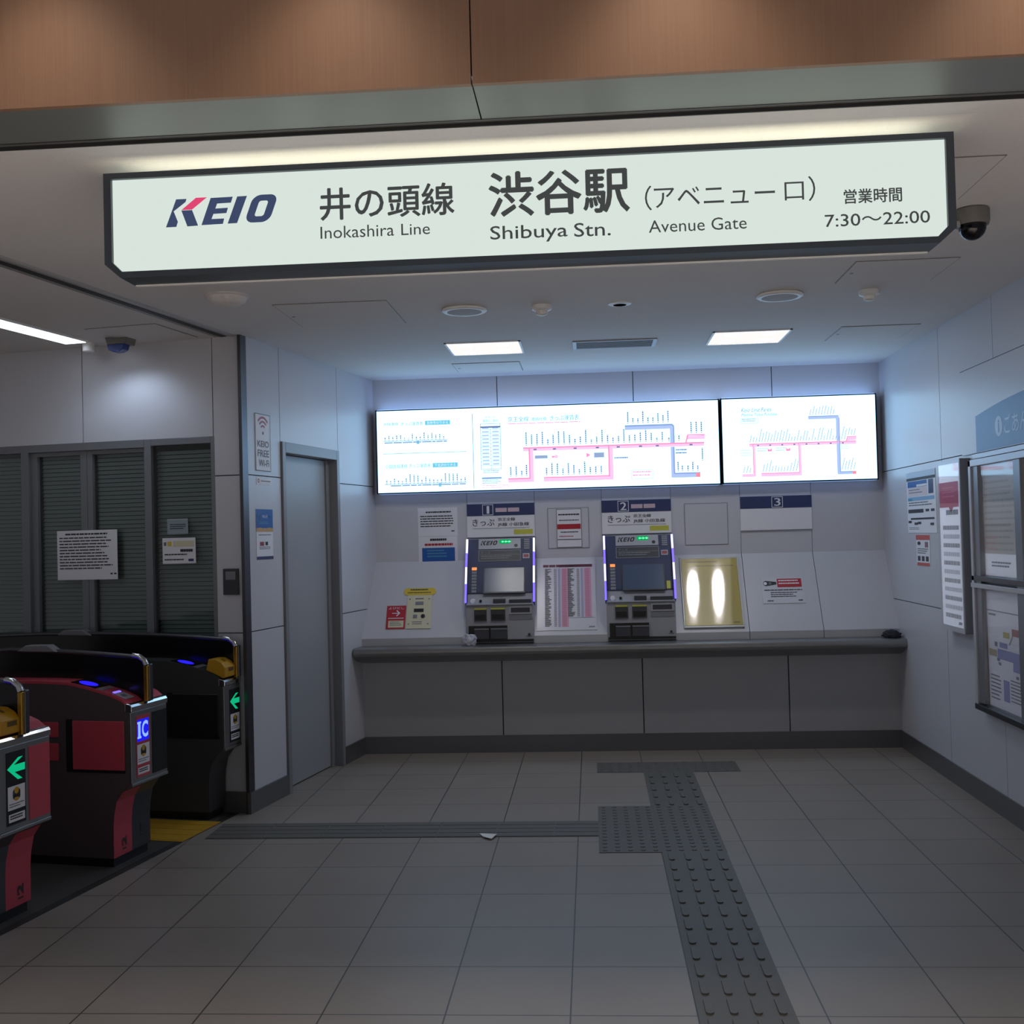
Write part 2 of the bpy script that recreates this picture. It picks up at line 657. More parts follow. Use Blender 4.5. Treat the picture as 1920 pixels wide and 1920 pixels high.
glazing('window_1', -2.40, -1.425, (0.05, 0.052), 2.092)
glazing('window_2', -0.645, -0.190, (0.045, 0.026), 2.098)
glazing('door_2', -1.425, -1.042, (0.045, 0.044), 2.066)
glazing('door_3', -1.040, -0.645, (0.036, 0.016), 2.066)
b = MB()
b.box(-1.425, -0.645, -0.001, 0.06, 2.092, 2.137, ALU)
struct(place(b.build('trim_2'), WO(0, 0)))
blind(-2.35, -1.48, 'grey venetian blind behind the window at the left of the sliding doors')
blind(-1.39, -1.075, 'grey venetian blind behind the left sliding door leaf, under the big notice')
blind(-1.020, -0.665, 'grey venetian blind behind the right sliding door leaf')
blind(-0.61, -0.215, 'grey venetian blind behind the fixed window with two small notices')

# ceiling of the ticket hall and of the gate hall, one level
b = MB()
b.box(-5.0, 2.3, 3.18, 8.35, ZC, ZC + 0.06, CEIL)
struct(b.build('ceiling'))
# steel soffit, shutter slot and wood fascia above the opening
SOFF = mat('soffit_steel', '#8d908c', 0.42, 0.5, noise=0.05, nscale=14, stretch=(0.6, 20, 1))
b = MB()
b.box(-5.0, -0.279, 2.885, 3.125, ZC, ZC + 0.02, SOFF)
b.box(-0.275, 4.0, 2.885, 3.125, ZC, ZC + 0.02, SOFF)
struct(b.build('trim_3'))
SLITM = mat('slit_metal', '#6b6b69', 0.5)
b = MB()
b.box(-5.0, 4.0, 3.125, 3.18, ZC + 0.010, ZC + 0.07, SLITM)
b.box(-5.0, 4.0, 3.125, 3.129, ZC - 0.002, ZC + 0.05, DSTEEL)
b.box(-5.0, 4.0, 3.174, 3.18, ZC - 0.001, ZC + 0.05, SLOT)
struct(b.build('trim_4'))
b = MB()
b.box(-5.0, -0.279, 2.865, 2.884, ZC - 0.004, 3.9, WOOD)
b.box(-0.275, 4.0, 2.865, 2.884, ZC - 0.004, 3.9, WOOD)
b.box(-5.0, 4.0, 2.884, 2.90, ZC + 0.03, 3.9, SLOT)
struct(b.build('wall_front'))
# shutter track in the ceiling along the gate line
RAILM = mat('pale_rail', '#a8a6a4', 0.45)
b = MB()
b.box(-0.155, -0.055, -2.9, -0.002, ZC - 0.004, ZC + 0.001, mat('track_metal', '#8a8886', 0.5))
b.box(-0.120, -0.085, -2.9, -0.002, ZC - 0.0065, ZC - 0.003, SLOT)
b.box(-0.055, -0.035, -2.9, -0.002, ZC - 0.010, ZC + 0.001, RAILM)
struct(place(b.build('trim_5'), OBLIQUE))

# ------------------------------------------------------------------ steel counter
b = MB()
prof = [(7.888, 0.764), (7.725, 0.764), (7.706, 0.758), (7.697, 0.742), (7.697, 0.722), (7.706, 0.707), (7.725, 0.700), (7.80, 0.665), (7.898, 0.642), (7.898, 0.70)]
b.prism(prof, 'x', -1.672, XR - 0.002, STEEL)
o = b.build('counter', smooth=True)
tag(o, 'long brushed steel counter ledge with a rounded edge under the ticket machines', 'counter')

# ------------------------------------------------------------------ hanging station sign
r = root('station_sign', 'long hanging white backlit sign with a dark frame showing the station name', 'sign', (Vector((-0.19, 3.33, 2.33)), (0, 0, 0)))
SF = mat('sign_frame', '#4d555d', 0.4, 0.35)
b = MB()
hw, ch = 1.272, 0.055
H = 0.335
zb_ = 0.012
outer = [(-hw, H), (-hw, ch), (-hw + ch - 0.006, zb_), (hw - ch + 0.006, zb_), (hw, ch), (hw, H)]
fw_, ci = 1.249, 0.03
inner = [(-fw_, 0.317), (-fw_, 0.031 + ci), (-fw_ + ci, 0.031), (fw_ - ci, 0.031), (fw_, 0.031 + ci), (fw_, 0.317)]
yf, yb = -0.012, 0.095
A = [b.v((p[0], yf, p[1])) for p in outer]
I = [b.v((p[0], yf, p[1])) for p in inner]
I2 = [b.v((p[0], 0.004, p[1])) for p in inner]
Bk = [b.v((p[0], yb, p[1])) for p in outer]
n = 6
for i in range(n):
    j = (i + 1) % n
    b.face([A[i], A[j], I[j], I[i]], SF)
    b.face([I[i], I[j], I2[j], I2[i]], SF)
    if i < n - 1:       # the box is open at the top
        b.face([A[i], A[j], Bk[j], Bk[i]], SF)
b.face(Bk, SF)
b.build('sign_frame', r)
b = MB()
b.flat(inner, SIGNFACE, 0.002)
b.build('lit_face', r)
b = MB()
b.box(-hw + ch, hw - ch, 0.090, 0.104, zb_ - 0.003, zb_ + 0.004, WHITE)  # white strip painted in for light caught on the rear bottom edge
b.build('rear_edge_highlight', r)
for hx in (-0.9, 0.9):
    b = MB()
    b.box(hx - 0.02, hx + 0.02, 0.084, 0.094, H - 0.04, 0.3698, CEIL)
    b.build('hanger', r)


def logo(b, x0, z0, w, h, navy, red, y=-0.001):
    """slanted four letter railway logo; unit box 1680 x 500"""
    def q(pts, m):
        b.flat([(x0 + p[0] / 1680 * w, z0 + p[1] / 480 * h) for p in pts], m, y)
    q([(0, 0), (155, 0), (180, 80), (120, 250), (300, 390), (315, 440), (160, 440)], navy)
    q([(235, 265), (395, 265), (620, 450), (455, 450)], red)
    q([(235, 258), (395, 258), (480, 5), (320, 0)], navy)
    # E
    q([(530, 10), (850, 15), (870, 100), (682, 100), (712, 180), (905, 184), (930, 268), (742, 264), (770, 342), (975, 346), (1005, 440), (675, 436)], navy)
    # I
    q([(920, 15), (1060, 17), (1215, 442), (1070, 440)], navy)
    # O
    def sl(x, z): return (x + z * 0.34, z)
    def rr(cx, cz, hw_, hh, r_, k=6):
        out = []
        for sx, sz, a in ((1, 1, 0), (-1, 1, 90), (-1, -1, 180), (1, -1, 270)):
            for i in range(k + 1):
                t = math.radians(a + 90 * i / k)
                out.append(sl(cx + sx * (hw_ - r_) + r_ * math.cos(t), cz + sz * (hh - r_) + r_ * math.sin(t)))
        return out
    ou = rr(1345, 232, 185, 218, 120)
    inn = rr(1345, 232, 68, 122, 36)
    m = len(ou)
    for i in range(m):
        j = (i + 1) % m
        q([ou[i], ou[j], inn[j], inn[i]], navy)


def at_sign(x, z): return x + 0.19, z - 2.33


b = MB()
lx, lz = at_sign(-1.272, 2.494)
logo(b, lx, lz, 0.352, 0.0925, SIGNNAVY, SIGNRED, -0.0005)
b.build('logo', r)
for body, xa, xb, za, zb, off in (
        ('井の頭線', -0.792, -0.384, 2.493, 2.590, 0.0015), ('Inokashira', -0.793, -0.568, 2.437, 2.474, 0.0), ('Line', -0.546, -0.459, 2.437, 2.472, 0.0),
        ('渋谷駅', -0.277, 0.139, 2.480, 2.612, 0.0028), ('Shibuya', -0.277, -0.046, 2.399, 2.452, 0.0003), ('Stn.', -0.026, 0.082, 2.409, 2.450, 0.0003),
        ('（', 0.186, 0.206, 2.478, 2.552, 0.0), ('アベニュー', 0.213, 0.567, 2.484, 2.543, 0.0), ('口', 0.595, 0.651, 2.489, 2.543, 0.0), ('）', 0.664, 0.684, 2.484, 2.558, 0.0),
        ('Avenue Gate', 0.195, 0.482, 2.411, 2.448, 0.0),
        ('営業時間', 0.766, 0.932, 2.471, 2.513, 0.0007), ('7:30〜22:00', 0.709, 1.010, 2.405, 2.441, 0.0003)):
    xa, za = at_sign(xa, za)
    xb, zb = at_sign(xb, zb)
    b = MB()
    b.text(body, xa, xb, za, zb, SIGNINK, -0.0005, 0.0)
    for dx, dz in ((off, 0), (-off, 0), (0, off), (0, -off)):       # heavier strokes
        if off:
            b.text(body, xa + dx, xb + dx, za + dz, zb + dz, SIGNINK, -0.0005, 0.0)
    b.build('lettering', r)

# ------------------------------------------------------------------ fare boards (light boxes)
BOXM = mat('light_box_frame', '#39435c', 0.45, 0.2)


def light_box(label, x0, x1, z0, z1):
    r = root('fare_board', label, 'fare board', (Vector(((x0 + x1) / 2, YB, z0)), (0, 0, 0)), 'fare boards above the ticket machines')
    w = (x1 - x0) / 2
    h = z1 - z0
    b = MB()
    b.box(-w, w, -0.10, -0.001, 0, h, BOXM)
    b.frame(-w, w, 0, h, 0.008, BOXM, -0.112)
    b.box(-w, -w + 0.008, -0.112, -0.10, 0, h, BOXM)
    b.box(w - 0.008, w, -0.112, -0.10, 0, h, BOXM)
    b.box(-w, w, -0.112, -0.10, 0, 0.008, BOXM)
    b.box(-w, w, -0.112, -0.10, h - 0.008, h, BOXM)
    b.build('housing', r)
    b = MB()
    b.rect(-w + 0.008, w - 0.008, 0.008, h - 0.008, SCR, -0.106)
    b.build('lit_face', r)
    b = MB()
    b.box(-w + 0.01, w - 0.01, -0.098, -0.012, h, h + 0.003, SCRFILL)  # added glowing strip, brightens the wall above in place of haze
    b.build('upper_fill_glow', r)
    b = MB()
    b.box(-w + 0.01, w - 0.01, -0.098, -0.012, -0.003, 0.0, SCRFILLB)  # added glowing strip, tints the wall below
    b.build('lower_fill_glow', r)
    return r


YP = -0.1075


def names(b, xs, z, hmin, hmax, seed, m=SCRINK, w=0.009, dash=True):
    rnd = random.Random(seed)
    for x in xs:
        h = rnd.uniform(hmin, hmax)
        if dash:
            zz = z + 0.008
            b.rect(x - w / 2, x + w / 2, z - 0.004, z + 0.003, SCRGREY, YP)
            while zz < z + h:
                e = min(zz + 0.012, z + h)
                b.rect(x - w / 2, x + w / 2, zz, e, m, YP)
                zz = e + 0.0025
        else:
            b.flat([(x - 0.0022, z), (x + 0.0022, z), (x + h * 0.24 + 0.0022, z + h), (x + h * 0.24 - 0.0022, z + h)], m, YP)


r = light_box('wide white backlit fare board with pink line map above ticket machines', -1.552, 0.938, 1.850, 2.464)
cx, cz = (-1.552 + 0.938) / 2, 1.850
b = MB()
b.M = Matrix.Translation((-cx, 0, -cz))
for body, xa, xb, za, zb, m in (
        ('JR線連絡', -1.496, -1.385, 2.345, 2.372, SCRINK), ('きっぷ運賃表', -1.365, -1.203, 2.345, 2.372, SCRINK),
        ('小田急線連絡', -1.487, -1.325, 2.035, 2.064, SCRINK), ('きっぷ運賃表', -1.312, -1.154, 2.035, 2.064, SCRINK),
        ('京王全線', -0.582, -0.43, 2.347, 2.385, SCRINK), ('連絡社線', -0.412, -0.30, 2.350, 2.376, SCRINK), ('きっぷ運賃表', -0.275, -0.066, 2.347, 2.385, SCRINK),
        ('ICカード', -0.745, -0.675, 2.380, 2.395, SCRINK), ('運賃のご案内', -0.765, -0.655, 2.350, 2.372, SCRINK)):
    b.text(body, xa, xb, za, zb, m, YP - 0.0002)
b.rect(-1.188, -1.004, 2.345, 2.376, SCRTEAL, YP)
b.text('吉祥寺のりかえ', -1.175, -1.017, 2.350, 2.371, SCRWHITE, YP - 0.0004)
b.rect(-1.139, -0.956, 2.034, 2.066, SCRTEAL, YP)
b.text('下北沢のりかえ', -1.126, -0.969, 2.039, 2.061, SCRWHITE, YP - 0.0004)
b.rect(-1.499, -1.025, 2.2325, 2.2365, SCRBLUE, YP)
b.rect(-1.253, -1.234, 2.208, 2.232, SCRTEAL, YP)
names(b, [-1.485 + i * 0.0288 for i in range(16)], 2.242, 0.012, 0.05, 3, w=0.0075)
b.lines(-1.49, -1.03, 2.212, 2.228, 1, SCRGREY, YP - 0.0001, 0.6, 5, 0)
b.rect(-1.501, -0.890, 2.1415, 2.1445, SCRINK, YP)
b.rect(-1.496, -0.891, 1.9175, 1.9215, SCRBLUE, YP)
b.rect(-1.097, -1.078, 1.893, 1.917, SCRTEAL, YP)
names(b, [-1.48 + i * 0.0288 for i in range(21)], 1.926, 0.012, 0.07, 4, w=0.0075)
b.lines(-1.45, -0.9, 1.897, 1.913, 1, SCRGREY, YP - 0.0001, 0.6, 6, 0)
b.rect(-0.842, -0.838, 1.872, 2.416, SCRINK, YP)
# table of fares
b.frame(-0.785, -0.637, 2.008, 2.341, 0.003, SCRINK, YP)
b.rect(-0.712, -0.709, 2.01, 2.32, SCRGREY, YP)
b.rect(-0.783, -0.639, 2.310, 2.322, SCRINK, YP)
for i in range(11):
    b.rect(-0.783, -0.639, 2.035 + i * 0.026, 2.0375 + i * 0.026, SCRGREY, YP)
    b.rect(-0.772, -0.722, 2.042 + i * 0.026, 2.052 + i * 0.026, SCRPBLUE, YP)
    b.rect(-0.698, -0.650, 2.042 + i * 0.026, 2.052 + i * 0.026, SCRPBLUE, YP)
b.lines(-0.77, -0.645, 1.975, 2.0, 2, SCRGREY, YP, 0.4, 8)
b.rect(-0.781, -0.637, 1.938, 1.95, SCRBLUE, YP)
b.lines(-0.778, -0.645, 1.898, 1.932, 3, SCRGREY, YP, 0.4, 9)
b.lines(-0.781, -0.55, 1.866, 1.892, 2, SCRPINK, YP, 0.35, 10)
b.lines(-0.583, -0.056, 2.327, 2.337, 1, SCRPINK, YP, 0.6, 11, 0)
# pink main line, branches, blue line
b.rect(-0.476, 0.826, 2.131, 2.153, SCRPALE, YP)
b.rect(-0.476, 0.826, 2.150, 2.160, SCRPINK, YP - 0.0001)
b.rect(-0.433, -0.403, 1.909, 2.132, SCRPALE, YP)
b.rect(-0.437, -0.427, 1.93, 2.15, SCRPINK, YP - 0.0001)
b.rect(-0.590, -0.407, 1.907, 1.932, SCRPALE, YP)
b.rect(-0.590, -0.428, 1.930, 1.940, SCRPINK, YP - 0.0001)
b.rect(0.141, 0.172, 1.909, 2.132, SCRPALE, YP)
b.rect(0.137, 0.147, 1.93, 2.15, SCRPINK, YP - 0.0001)
b.rect(-0.331, 0.172, 1.907, 1.935, SCRPALE, YP)
b.rect(-0.331, 0.145, 1.933, 1.941, SCRPINK, YP - 0.0001)
b.rect(0.262, 0.60, 2.262, 2.288, SCRPBLUE, YP)
b.rect(0.262, 0.60, 2.286, 2.296, SCRBLUE, YP - 0.0001)
b.rect(0.584, 0.612, 2.16, 2.288, SCRPBLUE, YP)
b.flat([(0.598, 2.296), (0.606, 2.292), (0.615, 2.28), (0.615, 2.16), (0.607, 2.16), (0.607, 2.276), (0.598, 2.286)], SCRBLUE, YP - 0.0001)
b.rect(0.586, 0.610, 1.910, 2.13, SCRPBLUE, YP)
b.rect(0.604, 0.613, 1.94, 2.13, SCRBLUE, YP - 0.0001)
b.rect(0.596, 0.792, 1.908, 1.936, SCRPBLUE, YP)
b.rect(0.608, 0.792, 1.934, 1.943, SCRBLUE, YP - 0.0001)
b.rect(0.760, 0.791, 1.908, 1.938, SCRRED, YP - 0.0003)
b.rect(0.70, 0.831, 2.180, 2.206, SCRPALE, YP)
b.flat([(0.690, 2.158), (0.700, 2.158), (0.714, 2.208), (0.831, 2.206), (0.831, 2.215), (0.706, 2.217)], SCRPINK, YP - 0.0001)
names(b, [-0.452 + i * 0.0392 for i in range(26)], 2.176, 0.02, 0.10, 20)
names(b, [0.575 + i * 0.036 for i in range(3)], 2.176, 0.02, 0.05, 21)
names(b, [0.285 + i * 0.036 for i in range(9)], 2.312, 0.03, 0.085, 22)
names(b, [0.735, 0.772, 0.808], 2.228, 0.04, 0.08, 23)
names(b, [-0.57, -0.53, -0.49, -0.455], 1.955, 0.025, 0.08, 24)
names(b, [-0.31 + i * 0.0395 for i in range(11)], 1.957, 0.03, 0.09, 25)
names(b, [0.635, 0.665, 0.705, 0.74, 0.775], 1.957, 0.03, 0.08, 26)
names(b, [0.81], 2.03, 0.08, 0.09, 27)
for x in (-0.40, -0.26, -0.11, 0.05, 0.20, 0.36, 0.48, 0.72):
    b.rect(x, x + 0.022, 2.137, 2.147, SCRINK, YP - 0.0002)
b.rect(-0.392, -0.30, 2.075, 2.098, SCRGREY, YP)
b.flat([(-0.268, 2.095), (-0.268, 2.075), (-0.235, 2.085)], SCRPINK, YP)
b.rect(-0.25, -0.225, 2.074, 2.098, SCRPALE, YP)
b.flat([(-0.02, 2.108), (-0.02, 2.072), (0.012, 2.09)], SCRPINK, YP)
b.rect(0.036, 0.108, 2.070, 2.106, SCRGREY, YP)
b.lines(0.18, 0.28, 2.056, 2.068, 1, SCRINK, YP, 0.7, 30, 0)
b.lines(0.62, 0.70, 2.068, 2.112, 2, SCRINK, YP, 0.4, 31, 0)
b.frame(0.300, 0.456, 1.907, 1.971, 0.002, SCRGREY, YP)
b.lines(0.31, 0.446, 1.915, 1.962, 2, SCRPINK, YP, 0.35, 32, 0.1)
b.build('printed_map', r)

r = light_box('smaller white backlit fare board with slanted station names beside the right wall', 0.948, 2.042, 1.853, 2.466)
b = MB()
b.M = Matrix.Translation((-(0.948 + 2.042) / 2, 0, -1.853))
b.text('Keio Line Fares', 1.092, 1.303, 2.362, 2.392, SCRINK, YP, 0, 0.25)
b.text('Mainline Ticket Purchase', 1.092, 1.344, 2.332, 2.353, SCRINK, YP, 0, 0.25)
b.frame(1.090, 1.213, 2.280, 2.318, 0.002, SCRGREY, YP)
b.lines(1.097, 1.205, 2.287, 2.313, 2, SCRGREY, YP, 0.4, 40)
b.rect(1.144, 1.894, 2.112, 2.130, SCRPALE, YP)
b.rect(1.144, 1.894, 2.128, 2.135, SCRPINK, YP - 0.0001)
b.rect(1.170, 1.186, 1.902, 2.113, SCRPALE, YP)
b.rect(1.167, 1.172, 1.92, 2.13, SCRPINK, YP - 0.0001)
b.rect(1.089, 1.183, 1.898, 1.919, SCRPALE, YP)
b.rect(1.492, 1.508, 1.902, 2.113, SCRPALE, YP)
b.rect(1.489, 1.494, 1.92, 2.13, SCRPINK, YP - 0.0001)
b.rect(1.223, 1.505, 1.897, 1.921, SCRPALE, YP)
b.rect(1.223, 1.492, 1.917, 1.923, SCRPINK, YP - 0.0001)
b.rect(1.564, 1.776, 2.296, 2.316, SCRPBLUE, YP)
b.rect(1.757, 1.780, 1.905, 2.31, SCRPBLUE, YP)
b.rect(1.777, 1.782, 1.92, 2.30, SCRBLUE, YP - 0.0001)
b.rect(1.564, 1.776, 2.314, 2.319, SCRBLUE, YP - 0.0001)
b.rect(1.76, 1.887, 1.898, 1.915, SCRPBLUE, YP)
b.rect(1.775, 1.887, 1.914, 1.919, SCRBLUE, YP - 0.0001)
b.rect(1.864, 1.888, 1.897, 1.918, SCRRED, YP - 0.0002)
b.flat([(1.823, 2.135), (1.832, 2.166), (1.896, 2.166), (1.896, 2.14)], SCRPALE, YP - 0.0001)
b.flat([(1.821, 2.133), (1.832, 2.168), (1.896, 2.168), (1.896, 2.163), (1.836, 2.163), (1.827, 2.133)], SCRPINK, YP - 0.0002)
names(b, [1.15 + i * 0.0207 for i in range(33)], 2.145, 0.02, 0.10, 41, SCRGREY, dash=False)
names(b, [1.84, 1.86, 1.88], 2.175, 0.04, 0.06, 42, SCRGREY, dash=False)
names(b, [1.575 + i * 0.0205 for i in range(9)], 2.326, 0.04, 0.075, 43, SCRGREY, dash=False)
names(b, [1.235 + i * 0.0212 for i in range(12)], 1.93, 0.03, 0.09, 44, SCRGREY, dash=False)
names(b, [1.098, 1.12, 1.142], 1.928, 0.03, 0.07, 45, SCRGREY, dash=False)
names(b, [1.79, 1.81, 1.83, 1.85, 1.872], 1.93, 0.04, 0.09, 46, SCRGREY, dash=False)
for x in (1.288, 1.418):
    b.lines(x - 0.09, x - 0.01, 2.068, 2.1, 2, SCRGREY, YP, 0.25, 47, 0.2)
    b.flat([(x - 0.016, 2.1), (x + 0.014, 2.075), (x + 0.014, 2.1), (x - 0.016, 2.075)], SCRPINK, YP)
b.lines(1.08, 1.165, 2.035, 2.09, 3, SCRGREY, YP, 0.15, 48, 0.2)
b.lines(1.785, 1.85, 2.07, 2.11, 3, SCRGREY, YP, 0.15, 49, 0.2)
for i in range(8):
    b.rect(1.20 + i * 0.085, 1.212 + i * 0.085, 2.116, 2.125, SCRINK, YP - 0.0002)
b.build('printed_map', r)

# ------------------------------------------------------------------ number signs over the machines
NUM = glow  # (names kept short below)
LIME = mat('lime_label', '#c6c64e', 0.5)
PALEPINK = mat('pale_pink_plate', '#cdb6c2', 0.45)


def number_sign(n, x0, x1, label, full):
    r = root('number_sign', label, 'sign', WB((x0 + x1) / 2, 1.512, YB), 'number signs above the ticket counter')
    w = (x1 - x0) / 2
    b = MB()
    b.box(-w, w, -0.014, -0.0005, 0, 0.248, PAPER)
    b.rect(-w, w, -0.0, 0.004, INKG, -0.0145)
    b.build('board', r)
    b = MB()
    b.box(-w, w, -0.0155, -0.0142, 0.160, 0.248, NAVY)
    c = -0.094 if full else 0.01
    b.frame(c - 0.04, c + 0.04, 0.165, 0.243, 0.004, PAPER, -0.0162)
    hwn = 0.008 if n == '1' else 0.021
    b.text(n, c - hwn, c + hwn, 0.176, 0.232, PAPER, -0.0165)
    b.text(n, c - hwn + 0.003, c + hwn + 0.003, 0.176, 0.232, PAPER, -0.0170)
    b.build('header', r)
    if full:
        for xx in (-0.037, 0.054):
            b = MB()
            b.box(xx, xx + 0.083, -0.018, -0.0157, 0.186, 0.216, PALEPINK)
            b.build('plate', r)
        for body, xa, xb, za, zb in (('きっぷ', -0.209, -0.048, 0.086, 0.137), ('京王全線', -0.022, 0.104, 0.120, 0.144), ('JR線 小田急線', -0.024, 0.205, 0.078, 0.108)):
            b = MB()
            b.text(body, xa, xb, za, zb, INK, -0.015)
            b.text(body, xa + 0.0012, xb + 0.0012, za, zb, INK, -0.0154)
            b.build('lettering', r)
        b = MB()
        b.rect(-0.21, 0.211, 0.066, 0.069, INKG, -0.015)
        b.rect(0.094, 0.232, 0.020, 0.056, LIME, -0.015)
        b.build('rule_and_lime_field', r)


number_sign('1', -0.908, -0.410, 'navy and white ticket sign numbered 1 over the left machine', True)
number_sign('2', 0.080, 0.582, 'navy and white ticket sign numbered 2 over the middle machine', True)
number_sign('3', 1.078, 1.587, 'navy and white sign numbered 3 with an empty white field', False)

# ------------------------------------------------------------------ ticket machines
SCREENOFF = mat('machine_screen', '#4c5a72', 0.22)
MNAVY = mat('machine_navy', '#2a3558', 0.5)
MFACE = mat('machine_grey', '#a0a2aa', 0.42)
GREENPILL = glow('green_display', '#00b35a', 0.8)
GREENHOT = glow('green_display_arrow', '#7dffc0', 1.2)
ORANGE = glow('orange_button', '#ff9a5a', 1.0)


def machine(xc, label, lime_at_screen):
    """own frame: origin on the counter line, x across, y into the wall, z up; upper face leans back"""
    r = root('ticket_machine', label, 'ticket machine', (Vector((xc, 7.888, 0.764)), (0, 0, 0)), 'ticket machines above the counter')
    y0, y1 = 0.062, 0.264          # face at z 1.06 and at z 1.505, relative to 7.888
    Z = lambda z: z - 0.764
    b = MB()
    b.prism([(0.0, 0.002), (-0.004, Z(1.035)), (0.05, Z(1.05)), (0.062, Z(1.06)), (0.262, Z(1.5)), (0.30, Z(1.505)), (0.31, 0.002)], 'x', -0.240, 0.240, MFACE)
    b.build('body', r, bevel=0.004)
    # face frame
    FM = Matrix.Translation((0, 0.0605, Z(1.06))) @ Matrix.Rotation(-TM, 4, 'X')
    b = MB(); b.M = FM
    b.box(-0.236, 0.236, -0.008, 0.0, 0.06, 0.482, MNAVY)
    b.build('navy_fascia', r, bevel=0.003)
    b = MB(); b.M = FM
    b.box(-0.160, 0.146, -0.012, -0.008, 0.400, 0.480, LGREY)
    b.disc(0.112, 0.424, 0.013, BLACK, -0.0128)
    b.build('logo_plate', r)
    b = MB(); b.M = FM
    logo(b, -0.147, 0.430, 0.127, 0.038, INK, INK, -0.0128)
    b.build('logo', r)
    b = MB(); b.M = FM
    pill = []
    for sx, a in ((1, -90), (-1, 90)):
        for i in range(7):
            t = math.radians(a + 180 * i / 6)
            pill.append((0.033 + sx * 0.028 + 0.016 * math.cos(t), 0.456 + 0.0165 * math.sin(t)))
    b.flat(pill, GREENPILL, -0.0128)
    for i in range(3):
        x = 0.004 + i * 0.024
        b.flat([(x, 0.456), (x + 0.012, 0.466), (x + 0.012, 0.46), (x + 0.022, 0.46), (x + 0.022, 0.452), (x + 0.012, 0.452), (x + 0.012, 0.446)], GREENHOT, -0.0132)
    b.build('green_arrow_display', r)
    b = MB(); b.M = FM
    b.box(-0.160, 0.148, -0.011, -0.008, 0.303, 0.392, GREY)
    b.rect(-0.155, 0.143, 0.308, 0.387, DGREY, -0.0115)
    b.text('きっぷ', -0.142, -0.075, 0.363, 0.380, GREY, -0.012)
    b.rect(-0.15, 0.138, 0.354, 0.357, GREY, -0.012)
    b.lines(-0.142, 0.10, 0.315, 0.347, 2, GREY, -0.012, 0.4, 60)
    b.build('fare_type_panel', r)
    b = MB(); b.M = FM
    for i in range(5):
        b.box(0.170, 0.210, -0.012, -0.008, 0.395 + i * 0.0165, 0.408 + i * 0.0165, GREY)
    b.build('lamp_column', r)
    b = MB(); b.M = FM
    b.box(0.162, 0.210, -0.011, -0.008, 0.322, 0.361, LGREY)
    b.rect(0.168, 0.204, 0.330, 0.354, mat('dull_red', '#9a4a4a', 0.5), -0.0115)
    b.build('small_notice', r)
    b = MB(); b.M = FM
    b.box(-0.205, -0.170, -0.014, -0.008, 0.238, 0.258, ORANGE)
    b.build('lit_button', r)
    for i in range(7):
        b = MB(); b.M = FM
        b.box(-0.205, -0.170, -0.013, -0.008, 0.064 + i * 0.0243, 0.083 + i * 0.0243, GREY)
        b.build('button', r)
    b = MB(); b.M = FM @ Matrix.Translation((0, -0.024, 0.050)) @ Matrix.Rotation(-math.radians(5.0), 4, 'X')
    b.box(-0.122, 0.180, -0.002, 0.012, 0.0, 0.212, DGREY)
    b.rect(-0.112, 0.170, 0.010, 0.202, SCREENOFF, -0.0026)
    b.build('touch_screen', r)
    if lime_at_screen:
        b = MB(); b.M = FM
        b.box(0.188, 0.216, -0.010, -0.008, 0.063, 0.123, LIME)
        b.build('side_label', r)
    # LED wings
    for s in (-1, 1):
        w = MB(); w.M = FM
        w.prism([(-0.034, 0.02), (-0.036, 0.25), (-0.012, 0.478), (0.02, 0.478), (0.02, -0.03), (-0.02, -0.03)], 'x', min(s * 0.233, s * 0.247), max(s * 0.233, s * 0.247), MNAVY)
        wing = w.build('wing', r, bevel=0.002)
        g = MB(); g.M = FM
        pts = [(0.474, -0.016), (0.36, -0.028), (0.25, -0.0395), (0.12, -0.039), (-0.02, -0.026)]
        cols = [VIOLETW, VIOLETW, VIOLET, VIOLET]
        for (za, ya), (zb, yb_), m in zip(pts, pts[1:], (VIOLETW, VIOLET, VIOLETW, VIOLET)):
            g.box(min(s * 0.236, s * 0.250), max(s * 0.236, s * 0.250), min(ya, yb_) - 0.002, max(ya, yb_), zb, za, m)
        g.build('led_strip', wing)
    # shelf and lower face, all on the plane y = 0
    b = MB()
    b.box(-0.236, 0.236, -0.016, 0.05, Z(1.036), Z(1.047), MFACE)
    b.box(-0.045, 0.04, -0.006, 0.05, Z(1.046), Z(1.078), DGREY)
    b.build('shelf', r, bevel=0.003)
    b = MB()
    b.lathe([(0.017, 0.02), (0.017, -0.008), (0.0, -0.009)], WHITE, (-0.195, 0.05, Z(1.064)), 20, 'y')
    b.build('coin_slot', r)
    b = MB()
    b.lathe([(0.009, 0.02), (0.009, -0.005), (0.0, -0.006)], BLACK, (-0.139, 0.05, Z(1.064)), 16, 'y')
    b.build('return_lever', r)
    b = MB()
    b.box(0.068, 0.224, -0.004, 0.05, Z(1.047), Z(1.071), DGREY)
    b.build('receipt_mouth', r)
    for xa, xb in ((-0.180, -0.092), (-0.062, 0.040)):
        b = MB()
        b.box(xa, xb, -0.012, 0.0, Z(0.925), Z(1.008), DGREY)
        b.box(xa + 0.008, xb - 0.008, -0.0135, -0.011, Z(0.935), Z(0.972), BLACK)
        sl = b.build('card_slot', r, bevel=0.002)
        b = MB()
        b.box(xa + 0.002, xb - 0.002, -0.0145, -0.004, Z(1.006), Z(1.016), LIME)
        b.build('lime_strip', sl)
    b = MB()
    b.box(0.068, 0.226, -0.010, 0.0, Z(0.972), Z(1.024), LGREY)
    b.box(0.080, 0.214, -0.011, -0.006, Z(0.982), Z(1.016), DGREY)
    b.build('note_window', r)
    b = MB()
    b.box(0.066, 0.228, -0.006, 0.0, Z(0.932), Z(0.968), GREY)
